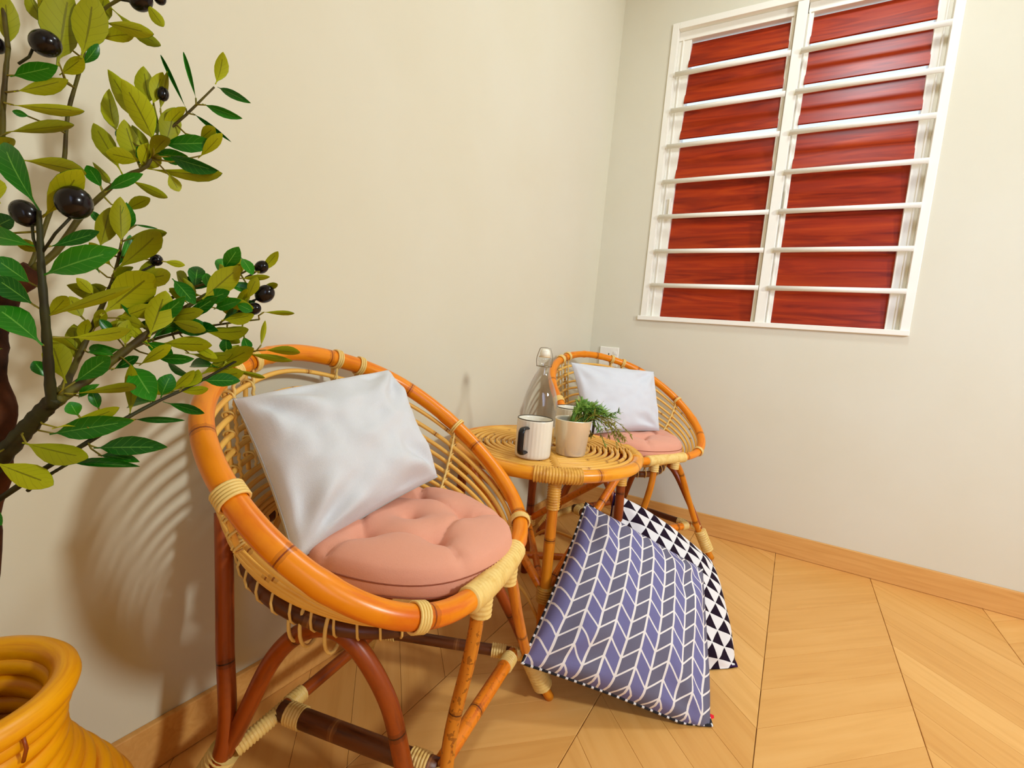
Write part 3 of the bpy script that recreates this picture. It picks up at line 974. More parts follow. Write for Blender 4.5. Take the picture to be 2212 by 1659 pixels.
def seat_pad(loc, rot, R, T, label, seed):
    root = empty('seat_pad', loc, 0)
    root.rotation_euler = rot
    tufts = [(0.0, 0.0)] + [(0.56 * cos(a), 0.56 * sin(a)) for a in [0.5 + i * 2 * pi / 5 for i in range(5)]]
    nr_, na = 44, 140
    def edge(a):
        return R * (1 + 0.018 * sin(5 * (a - 0.5) + pi) + 0.012 * sin(3 * a + seed))
    def top(x, y):
        r2 = x * x + y * y
        z = (max(0.0, 1 - r2 ** 2.2)) ** 0.5
        z = 0.32 + 0.68 * z
        for (tx, ty) in tufts:
            d2 = (x - tx) ** 2 + (y - ty) ** 2
            z -= 0.52 * math.exp(-sqrt(d2) / 0.055) + 0.24 * math.exp(-d2 / 0.035)
        for i, (tx, ty) in enumerate(tufts[1:]):      # creases out to the rim and between the tufts
            L = math.hypot(tx, ty); ux, uy = tx / L, ty / L
            al = x * ux + y * uy; pe = abs(-x * uy + y * ux)
            wob = 0.02 * sin(al * 14 + i)
            if al > L: z -= 0.34 * math.exp(-abs(pe + wob) / 0.028) * (1 - 0.35 * (al - L) / (1 - L))
            sx, sy = tufts[1 + (i + 1) % 5]
            ex, ey = sx - tx, sy - ty; EL = math.hypot(ex, ey)
            q = ((x - tx) * ex + (y - ty) * ey) / EL ** 2
            pd = abs((x - tx) * -ey + (y - ty) * ex) / EL
            if 0 < q < 1: z -= 0.20 * math.exp(-pd / 0.035)
        z += 0.05 * noise.noise(Vector((x * 3 + seed, y * 3, 0)))
        return z
    m = MB()
    m.v.append((0, 0, T * top(0, 0)))
    for i in range(1, nr_ + 1):
        r = (i / nr_) ** 0.9
        for j in range(na):
            a = 2 * pi * j / na
            x, y = r * cos(a), r * sin(a)
            m.v.append((edge(a) * x, edge(a) * y, T * max(0.12, top(x, y))))
    low = [(1.012, 0.10), (1.018, -0.18), (1.0, -0.34), (0.93, -0.44), (0.6, -0.48), (0.0, -0.48)]
    for q, z in low[:-1]:
        for j in range(na):
            a = 2 * pi * j / na
            m.v.append((edge(a) * q * cos(a), edge(a) * q * sin(a), T * (z + 0.05 * sin(5 * a + seed))))
    for j in range(na):
        m.face((0, 1 + j, 1 + (j + 1) % na))
    rows = nr_ + len(low) - 1
    for i in range(rows - 1):
        for j in range(na):
            j2 = (j + 1) % na
            m.face((1 + i * na + j, 1 + (i + 1) * na + j, 1 + (i + 1) * na + j2, 1 + i * na + j2))
    m.face([1 + (rows - 1) * na + j for j in range(na)])
    m.build('cover', MT['pink'], root)
    for zz in (0.13, -0.30):
        m = MB(); m.tube([(edge(a) * 1.012 * cos(a), edge(a) * 1.012 * sin(a), T * (zz + (0.05 * sin(5 * a + seed) if zz < 0 else 0))) for a in [2 * pi * j / 72 for j in range(72)]], 0.0011, closed=True, seg=6)
        m.build('seam', MT['pinkdark'], root)
    for (tx, ty) in tufts:
        m = MB(); m.tube([(R * tx - 0.004, R * ty, T * max(0.12, top(tx, ty)) + 0.001), (R * tx + 0.004, R * ty, T * max(0.12, top(tx, ty)) + 0.001)], 0.0012, seg=6)
        m.build('tuft', MT['pinkdark'], root)
    tag(root, label, 'seat cushion', 'pink seat pads')
    return root


def in_chair(ch, p):
    a = ch.rotation_euler.z
    return Vector((ch.location.x + p[0] * cos(a) - p[1] * sin(a), ch.location.y + p[0] * sin(a) + p[1] * cos(a), p[2]))


seat_pad(in_chair(chair1, (0.060, 0.020, 0.385)), (0, 0.02, 0.4), 0.166, 0.046, 'dusty pink tufted round seat pad in the nearest chair', 2.0)
seat_pad(in_chair(chair2, (0.060, 0.015, 0.392)), (0, 0.02, -0.2), 0.166, 0.044, 'dusty pink tufted round seat pad in the corner chair', 4.0)

# ------------------------------------------------------------------ on the table
TT = TZ + 0.0160        # top of the cane rods
MT['ceramic'] = plain('cream_ceramic', lin(240, 230, 208), 0.25, 0.5)
MT['black'] = plain('black_enamel', lin(14, 14, 18), 0.3, 0.5)


def glass_mat():
    m, nt, b = new_mat('thin_clear_glass')
    nt.nodes.remove(b)
    tr_ = N(nt, 'ShaderNodeBsdfTransparent'); tr_.inputs[0].default_value = (0.985, 0.99, 0.98, 1)
    gl = N(nt, 'ShaderNodeBsdfGlossy'); gl.inputs['Roughness'].default_value = 0.04
    fr = N(nt, 'ShaderNodeLayerWeight'); fr.inputs['Blend'].default_value = 0.5
    mx = N(nt, 'ShaderNodeMixShader')
    nt.links.new(mth(nt, 'ADD', mth(nt, 'MULTIPLY', mth(nt, 'POWER', fr.outputs['Facing'], 3.0), 0.75), 0.035), mx.inputs[0])
    nt.links.new(tr_.outputs[0], mx.inputs[1]); nt.links.new(gl.outputs[0], mx.inputs[2])
    nt.links.new(mx.outputs[0], nt.nodes['Material Output'].inputs[0])
    return m


MT['glass'] = glass_mat()
MT['wire'] = plain('steel_wire', lin(170, 160, 140), 0.3, 0.5, metal=1.0)
MT['stopper'] = plain('white_stopper', lin(244, 236, 214), 0.3, 0.5)

bt = empty('glass_bottle', (0.262, -0.962, TT))
tag(bt, 'tall clear glass swing-top bottle at the back of the side table', 'bottle')
prof = [(0.002, 0.004), (0.030, 0.002), (0.038, 0.0005), (0.0415, 0.006), (0.0425, 0.020), (0.0425, 0.095), (0.0415, 0.112), (0.037, 0.132), (0.029, 0.152), (0.021, 0.168), (0.0165, 0.180), (0.0150, 0.192), (0.0145, 0.208), (0.0165, 0.210), (0.0168, 0.218), (0.0150, 0.220)]
inner = [(r - 0.0026 if r > 0.006 else r, z + (0.004 if i < 4 else 0)) for i, (r, z) in enumerate(prof)][::-1]
m = MB(); m.lathe(prof + inner, 48); m.build('body', MT['glass'], bt)
m = MB(); m.lathe([(0.0005, 0.240), (0.007, 0.240), (0.0115, 0.236), (0.0130, 0.228), (0.0128, 0.2215), (0.0005, 0.2212)], 32); m.build('stopper', MT['stopper'], bt)
m = MB(); m.lathe([(0.0120, 0.2195), (0.0148, 0.2195), (0.0148, 0.2215), (0.0120, 0.2215)], 32); m.build('gasket', plain('gasket', lin(226, 190, 140), 0.6), bt)
va = Vector((0.85, 0.52, 0))
m = MB()
m.tube(spline([va * 0.018 + Vector((0, 0, 0.196)), va * 0.020 + Vector((0, 0, 0.215)), va * 0.015 + Vector((0, 0, 0.236)), va * 0.010 + Vector((0, 0, 0.2425)), va * -0.010 + Vector((0, 0, 0.2425)), va * -0.015 + Vector((0, 0, 0.236)), va * -0.020 + Vector((0, 0, 0.215)), va * -0.018 + Vector((0, 0, 0.196))], 48), 0.0011, seg=6)
m.build('wire_bail', MT['wire'], bt)
m = MB(); ringaround(m, (0, 0, 0.197), (0, 0, 1), 0.0162, 0.0011, seg=28); m.build('neck_wire', MT['wire'], bt)


def mug(loc, ang, label):
    root = empty('mug', loc)
    tag(root, label, 'mug', 'ribbed mugs with black handles')
    h, R = 0.087, 0.0405
    m = MB()
    seg = 120
    pr_ = [(0.0002, 0.0005), (0.034, 0.0), (0.0385, 0.002), (0.0400, 0.006), (0.0402, 0.012), (0.0402, h - 0.012), (0.0402, h - 0.004), (0.0398, h), (0.0380, h), (0.0374, h - 0.004), (0.0370, 0.012), (0.034, 0.006), (0.0002, 0.006)]
    m.lathe(pr_, seg)
    for i, v in enumerate(m.v):      # fine vertical ribs on the outside
        row, j = divmod(i, seg)
        if 3 <= row <= 6 and j % 4 == 0:
            k = 1 - 0.0006 / 0.040
            m.v[i] = (v[0] * k, v[1] * k, v[2])
    m.build('body', MT['ceramic'], root)
    m = MB(); m.tube([(0.0390 * cos(2 * pi * i / 60), 0.0390 * sin(2 * pi * i / 60), h) for i in range(60)], 0.00125, closed=True, seg=6); m.build('rim', plain('dark_rim', lin(70, 62, 44), 0.4), root)
    d = Vector((cos(ang), sin(ang), 0))
    ctrl = [d * 0.038 + Vector((0, 0, 0.070)), d * 0.056 + Vector((0, 0, 0.0705)), d * 0.0625 + Vector((0, 0, 0.066)), d * 0.0640 + Vector((0, 0, 0.058)), d * 0.0640 + Vector((0, 0, 0.030)), d * 0.0620 + Vector((0, 0, 0.021)), d * 0.056 + Vector((0, 0, 0.0165)), d * 0.038 + Vector((0, 0, 0.017))]
    path = spline(ctrl, 56)
    s_ = Vector((-d.y, d.x, 0))
    m = MB()
    n = len(path)
    for i, p in enumerate(path):
        tg = (path[min(n - 1, i + 1)] - path[max(0, i - 1)]).normalized()
        nn = tg.cross(s_)
        for j in range(10):
            a = 2 * pi * j / 10
            m.v.append(tuple(p + s_ * (0.0075 * cos(a)) + nn * (0.0036 * sin(a))))
    for i in range(n - 1):
        for j in range(10):
            j2 = (j + 1) % 10
            m.face((i * 10 + j, i * 10 + j2, (i + 1) * 10 + j2, (i + 1) * 10 + j))
    m.build('handle', MT['black'], root)
    return root


mp_ = Vector((0.312, -1.080, TT))
tocam = math.atan2(CAM.y - mp_.y, CAM.x - mp_.x)
mug(mp_, tocam - 0.44, 'cream ribbed mug with a black handle at the front of the side table')
mug((0.292, -0.835, TT), tocam + 1.35, 'cream mug half hidden behind the bottle and the potted plant')

# potted plant
MT['pot'] = plain('brushed_tin', lin(250, 238, 210), 0.28, 0.5, metal=0.42, nscale=3, c2=lin(240, 226, 194))
MT['soil'] = plain('dark_soil', lin(30, 34, 30), 0.9, 0.1, bump=0.8, bscale=300)
pp = empty('potted_plant', (0.364, -0.985, TT))
tag(pp, 'small trailing green plant in a tin pot on the side table', 'potted plant')
m = MB()
m.lathe([(0.0002, 0.001), (0.033, 0.0), (0.0345, 0.002), (0.0425, 0.080), (0.0432, 0.0815), (0.0436, 0.083), (0.0430, 0.0845), (0.0418, 0.0840), (0.0405, 0.078), (0.0345, 0.010), (0.0002, 0.008)], 56)
m.build('pot', MT['pot'], pp)
m = MB(); m.lathe([(0.0002, 0.073), (0.020, 0.074), (0.0400, 0.071)], 40); m.build('soil', MT['soil'], pp)
MT['sprig'] = plain('sprig_green', lin(140, 176, 62), 0.5, 0.4, nscale=60, c2=lin(74, 128, 42))
MT['sprigold'] = plain('sprig_brown', lin(150, 140, 44), 0.6, 0.3, nscale=60, c2=lin(120, 112, 36))
rp = random.Random(21)
right = rgt.copy(); right.z = 0; right.normalize()
toc = (CAM - pp.location); toc.z = 0; toc.normalize()
lvs = MB(); stems_ = []


def lancet(mb, base, d, L, wd, up, m=0, bend=0.3):
    d = d.normalized()
    s_ = d.cross(up)
    if s_.length < 1e-4: s_ = d.orthogonal()
    s_.normalize(); nn = s_.cross(d)
    k = len(mb.v)
    for q, wq in ((0, 0.25), (0.35, 1.0), (0.7, 0.75), (1.0, 0.05)):
        c = base + d * (L * q) - nn * (bend * L * q * q * 0.5)
        mb.v += [tuple(c - s_ * (wd * wq / 2)), tuple(c + nn * 0.0004), tuple(c + s_ * (wd * wq / 2))]
    for i in range(3):
        for j in range(2):
            a = k + i * 3 + j
            mb.face((a, a + 1, a + 4, a + 3), None, m)


for i in range(52):
    # most sprigs lean out to the right of the pot and droop over the table
    far = i % 3
    b0 = right * rp.uniform(-0.012, 0.030) + toc * rp.uniform(-0.02, 0.022) + Vector((0, 0, 0.074))
    d = right * rp.uniform(0.45, 1.0) + toc * rp.uniform(-0.6, 0.35)
    if i % 4 == 0: d = right * rp.uniform(-0.15, 0.6) + toc * rp.uniform(-0.5, 0.1)
    d.normalize()
    L = rp.uniform(0.035, 0.075) if far < 2 else rp.uniform(0.080, 0.128)
    hh = rp.uniform(0.022, 0.048) if far < 2 else rp.uniform(0.012, 0.034)
    dr = rp.uniform(-0.008, 0.014) if far < 2 else rp.uniform(0.030, 0.075)
    pth = spline([b0, b0 + d * (L * 0.35) + Vector((0, 0, hh)), b0 + d * (L * 0.75) + Vector((0, 0, hh - dr * 0.35)), b0 + d * L + Vector((0, 0, hh - dr))], 12)
    mat_i = 1 if (far == 2 and rp.random() < 0.55) else 0
    st = MB(); st.tube(pth, [0.0011 - 0.0006 * q / len(pth) for q in range(len(pth))], seg=5)
    stems_.append((st, mat_i))
    for j, p in enumerate(pth):
        if j < 2: continue
        for kk in range(2 if j < len(pth) - 3 else 3):
            dd = (pth[j] - pth[j - 1]).normalized() + Vector((rp.uniform(-1, 1), rp.uniform(-1, 1), rp.uniform(-0.5, 0.9))) * 0.9
            lancet(lvs, Vector(p), dd, rp.uniform(0.009, 0.018), rp.uniform(0.0024, 0.0042), Vector((rp.uniform(-.4, .4), rp.uniform(-.4, .4), 1)), mat_i, rp.uniform(-0.4, 0.6))
for st, mi in stems_:
    st.build('stem', MT['sprigold'] if mi else MT['sprig'], pp)
tag(lvs.build('foliage', [MT['sprig'], MT['sprigold']], pp), None, kind='stuff')

# ------------------------------------------------------------------ coiled vase and olive tree
MT['coil'] = cane('golden_coil', lin(244, 168, 0), lin(222, 134, 0), lin(110, 54, 8), node=0.0, rough=0.38, freq=40)
VX, VY = 0.172, -1.931
vase = empty('coiled_vase', (VX, VY, 0))
tag(vase, 'golden coiled rattan floor vase holding the olive tree', 'vase')
vprof = [(0.080, 0.006), (0.104, 0.022), (0.122, 0.043), (0.133, 0.066), (0.139, 0.090), (0.141, 0.115), (0.140, 0.140), (0.136, 0.164), (0.129, 0.187), (0.119, 0.208), (0.107, 0.227), (0.095, 0.243), (0.085, 0.258), (0.0775, 0.276), (0.0735, 0.296), (0.0735, 0.317), (0.0770, 0.337)]
for k, (r, z) in enumerate(vprof):
    ph = random.random() * 6
    m = MB()
    tube_r = 0.0112
    n = 90
    a0 = random.random() * 6.28
    m.tube([((r + 0.0010 * sin(3 * t + ph)) * cos(t + a0), (r + 0.0010 * sin(3 * t + ph)) * sin(t + a0), z + 0.0012 * sin(2 * t + ph)) for t in [2 * pi * i / n for i in range(n)]], tube_r, closed=True, seg=10)
    m.build('coil', MT['coil'], vase)
m = MB(); m.tube([(0.0815 * cos(t), 0.0815 * sin(t), 0.352) for t in [2 * pi * i / 90 for i in range(90)]], 0.0125, closed=True, seg=12); m.build('lip', MT['coil'], vase)
m = MB(); m.lathe([(0.0005, 0.004), (0.078, 0.004), (0.100, 0.022), (0.130, 0.075), (0.136, 0.120), (0.126, 0.187), (0.092, 0.243), (0.0715, 0.300), (0.0745, 0.345)], 60); m.build('lining', plain('dark_lining', lin(70, 34, 10), 0.8, 0.1), vase)
for a, zz, rr_ in ((0.35, 0.335, 0.090), (-0.25, 0.245, 0.107), (-0.55, 0.262, 0.096)):
    d = Vector((cos(a), sin(a), 0))
    m = MB()
    m.tube([d * rr_ + Vector((0, 0, zz + 0.012)), d * (rr_ + 0.004) + Vector((0, 0, zz)), d * rr_ + Vector((0, 0, zz - 0.014))], 0.0016, seg=6)
    m.build('staple', MT['leg'], vase)

MT['bark'] = plain('brown_bark', lin(82, 42, 16), 0.85, 0.2, nscale=25, c2=lin(44, 20, 8), bump=1.0, bscale=70)
MT['twig'] = plain('green_brown_twig', lin(96, 88, 20), 0.6, 0.3, nscale=40, c2=lin(66, 52, 18))
MT['petiole'] = plain('petiole', lin(150, 138, 36), 0.6, 0.3, nscale=40, c2=lin(112, 96, 24))
MT['twigdark'] = plain('dark_green_twig', lin(52, 52, 18), 0.6, 0.3, nscale=40, c2=lin(40, 34, 14))


def leaf_mat(name, c, c2, vein, rough, trans, vw):
    m, nt, b = new_mat(name)
    uv = N(nt, 'ShaderNodeUVMap'); uv.uv_map = 'UVMap'
    oi = N(nt, 'ShaderNodeObjectInfo')
    sep = N(nt, 'ShaderNodeSeparateXYZ'); nt.links.new(uv.outputs[0], sep.inputs[0])
    av = mth(nt, 'ABSOLUTE', sep.outputs[1])
    basec = mixc(nt, oi.outputs['Random'], c, c2)
    mid = mth(nt, 'MULTIPLY', mth(nt, 'LESS_THAN', av, vw), mth(nt, 'LESS_THAN', sep.outputs[0], 0.82))
    # side veins run forward from the midrib
    sv = mth(nt, 'FRACT', mth(nt, 'MULTIPLY', mth(nt, 'SUBTRACT', sep.outputs[0], mth(nt, 'MULTIPLY', av, 0.22)), 8.0))
    svl = mth(nt, 'MULTIPLY', mth(nt, 'LESS_THAN', sv, 0.07), 0.35)
    out = mixc(nt, mth(nt, 'MAXIMUM', mth(nt, 'MULTIPLY', mid, 0.75), svl), basec, vein)
    nt.links.new(out, b.inputs['Base Color'])
    b.inputs['Roughness'].default_value = rough
    b.inputs['Specular IOR Level'].default_value = 0.35
    tb = N(nt, 'ShaderNodeBsdfTranslucent'); nt.links.new(out, tb.inputs[0])
    mx = N(nt, 'ShaderNodeMixShader'); mx.inputs[0].default_value = trans
    nt.links.new(b.outputs[0], mx.inputs[1]); nt.links.new(tb.outputs[0], mx.inputs[2])
    nt.links.new(mx.outputs[0], nt.nodes['Material Output'].inputs[0])
    return m


MT['leaftop'] = leaf_mat('leaf_upper', lin(16, 92, 12), lin(44, 134, 18), lin(120, 184, 70), 0.3, 0.15, 0.05)
MT['leafbot'] = leaf_mat('leaf_under', lin(164, 166, 4), lin(206, 206, 14), lin(112, 108, 6), 0.55, 0.32, 0.06)


def leaf_proto(bend, fold, tip):
    """unit leaf along +x, upper face +z: two skins a hair apart, short stalk"""
    mb = MB()
    qs = [0.0, 0.10, 0.16, 0.28, 0.42, 0.58, 0.74, 0.88, 0.96, 1.0]
    def wd(q):
        if q < 0.12: return 0.07
        x = (q - 0.12) / 0.88
        return max(0.02, (sin(pi * x ** tip)) ** 0.75)
    for side in (0, 1):
        k = len(mb.v)
        for q in qs:
            z0 = bend * (0.25 - (q - 0.5) ** 2) * 1.0
            for s_ in (-1, 0, 1):
                mb.v.append((q, 0.5 * wd(q) * s_, z0 + fold * abs(s_) * wd(q) * 0.12 + (0.006 if side == 0 else -0.006)))
        uv = [(q, s_) for q in qs for s_ in (-1, 0, 1)]
        for i in range(len(qs) - 1):
            for j in range(2):
                a = i * 3 + j
                f_ = (a, a + 3, a + 4, a + 1) if side == 0 else (a, a + 1, a + 4, a + 3)
                mb.face([k + x for x in f_], [uv[x] for x in f_], side)
    return mb.mesh('leaf', [MT['leaftop'], MT['leafbot']])


PROTO = [leaf_proto(0.35, 0.9, 1.15), leaf_proto(-0.30, 0.7, 1.3), leaf_proto(0.12, 1.1, 1.0), leaf_proto(0.6, 0.6, 1.2)]
tree = empty('olive_tree', (VX, VY, 0.03))
tag(tree, 'artificial olive tree with black olives, on the left', 'tree')
TO = tree.location.copy()
rl = random.Random(5)


def put_leaf(b, t, wpx, kind, roll=None):
    """b, t: (px, py, depth) of the stalk and the tip; kind D = dark upper face to the camera, P = pale underside"""
    B, T_ = at(*b), at(*t)
    d = T_ - B
    L = d.length
    x = d.normalized()
    dep = (b[2] + t[2]) / 2
    wid = wpx * dep / FPX
    view = ((B + T_) / 2 - CAM).normalized()
    nn = (-view + x * view.dot(x)).normalized()      # towards the camera
    if roll is None: roll = rl.uniform(-0.45, 0.45)
    nn = Matrix.Rotation(roll, 3, x) @ nn
    if kind == 'P': nn = -nn
    y = nn.cross(x)
    o = bpy.data.objects.new('leaf', rl.choice(PROTO))
    col.objects.link(o)
    o.parent = tree
    m = Matrix.Identity(4)
    sz = L * rl.uniform(0.5, 1.0)
    for i in range(3):
        m[i][0], m[i][1], m[i][2], m[i][3] = x[i] * L, y[i] * wid, nn[i] * min(sz, 0.06), (B - TO)[i]
    loc_, rot_, sc_ = m.decompose()
    o.rotation_mode = 'QUATERNION'
    o.location, o.rotation_quaternion, o.scale = loc_, rot_, sc_
    q = min(BR_PTS, key=lambda v: (v - B).length + 0.35 * abs((v - B).dot(x) + (v - B).length))   # nearest wood behind the stalk
    if 0.004 < (q - B).length < 0.11:
        dd = (B - q)
        TW.tube([q - TO, q + dd * 0.5 + x * (-0.12 * dd.length) - TO, B + x * 0.004 - TO], [0.0011, 0.0009, 0.0008], seg=5)


BR_PTS = []
TW = MB()


def branch(name, pts, r0_, r1_, mat, seg=8, n=30):
    p = spline([at(*q) - TO for q in pts], n)
    BR_PTS.extend([(v + TO) for v in p])
    k = len(p)
    m = MB(); m.tube(p, [(r0_ + (r1_ - r0_) * i / (k - 1)) * (1 + 0.08 * sin(i * 2.1)) for i in range(k)], seg=seg)
    return m.build(name, mat, tree)


def olive(px, py, d, rpx, elong=1.15, ang=0.0, stem_to=None):
    c = at(px, py, d) - TO
    r = rpx * d / FPX
    m = MB()
    ax = (rgt * sin(ang) + upv * cos(ang)).normalized()
    m.lathe([(max(0.0004, r * sin(pi * i / 14)), -r * elong * cos(pi * i / 14)) for i in range(15)], 24)
    o = m.build('olive', MT['olive'], tree)
    o.location = c
    o.rotation_mode = 'QUATERNION'
    o.rotation_quaternion = ax.to_track_quat('Z', 'Y')
    if stem_to:
        e = at(*stem_to) - TO
        s = MB()
        iq = o.rotation_quaternion.inverted()
        s.tube([iq @ (v - c) for v in (c - ax * (r * elong * 0.9), c.lerp(e, 0.6) + upv * -0.001, e)], 0.0012, seg=6)
        s.build('stalk', MT['twigdark'], o)


MT['olive'] = plain('black_olive', lin(10, 6, 10), 0.2, 0.35, nscale=20, c2=lin(22, 12, 12))
tp = [Vector((0, 0, 0.02)), Vector((-0.006, 0.004, 0.20)), Vector((-0.012, 0.010, 0.33))] + [at(*q) - TO for q in ((-52, 1150, 0.47), (-22, 1000, 0.47), (-12, 880, 0.47), (-30, 780, 0.47), (-16, 690, 0.48), (30, 620, 0.485), (72, 580, 0.49))]
p = spline(tp, 60)
m = MB(); m.tube(p, [max(0.010, 0.0200 - 0.0095 * i / len(p)) + 0.0016 * sin(i * 0.9) + 0.0022 * (14 < i % 23 < 19) for i in range(len(p))], seg=14); m.build('trunk', MT['bark'], tree)
branch('branch', [(-60, 1060, 0.465), (5, 985, 0.462), (70, 912, 0.455), (122, 858, 0.45)], 0.0088, 0.0070, MT['twigdark'], 10)
branch('branch', [(112, 880, 0.45), (106, 800, 0.437), (98, 690, 0.425), (90, 590, 0.42), (86, 500, 0.42), (84, 455, 0.42)], 0.0046, 0.0018, MT['twigdark'])
branch('branch', [(118, 868, 0.45), (160, 838, 0.47), (225, 792, 0.49), (300, 735, 0.51), (370, 685, 0.53), (440, 640, 0.545), (520, 590, 0.555)], 0.0062, 0.0014, MT['twig'])
branch('branch', [(125, 850, 0.45), (142, 830, 0.47), (170, 770, 0.50), (230, 640, 0.515), (250, 585, 0.52), (262, 525, 0.525)], 0.0042, 0.0014, MT['twig'])
branch('branch', [(-40, 1105, 0.45), (40, 1050, 0.45), (100, 1010, 0.452), (190, 955, 0.46), (270, 905, 0.475), (345, 865, 0.50), (430, 825, 0.54), (545, 760, 0.57)], 0.0030, 0.0013, MT['twigdark'])
branch('branch', [(60, 1060, 0.452), (100, 1030, 0.452), (150, 1000, 0.453)], 0.0018, 0.0014, MT['twigdark'])
branch('branch', [(66, 586, 0.488), (120, 545, 0.498), (165, 480, 0.505), (200, 440, 0.51), (267, 383, 0.515), (318, 358, 0.52), (340, 305, 0.525), (401, 249, 0.53), (463, 188, 0.535)], 0.0036, 0.0010, MT['twig'])
branch('branch', [(-20, 690, 0.479), (-48, 600, 0.476), (-46, 500, 0.473), (-25, 410, 0.47), (2, 320, 0.47), (6, 240, 0.465), (12, 160, 0.46), (18, 105, 0.46)], 0.0036, 0.0018, MT['twig'])
branch('branch', [(60, 592, 0.487), (80, 540, 0.493), (104, 470, 0.499), (136, 370, 0.50), (146, 250, 0.50), (170, 160, 0.50), (195, 60, 0.50), (235, 12, 0.50), (300, -20, 0.50)], 0.0024, 0.0014, MT['twig'])
branch('branch', [(210, 800, 0.487), (300, 745, 0.53), (400, 715, 0.55), (480, 700, 0.565), (560, 690, 0.575)], 0.0020, 0.0010, MT['twig'])
branch('branch', [(340, 660, 0.535), (420, 620, 0.55), (500, 600, 0.56), (560, 570, 0.565)], 0.0018, 0.0009, MT['twig'])

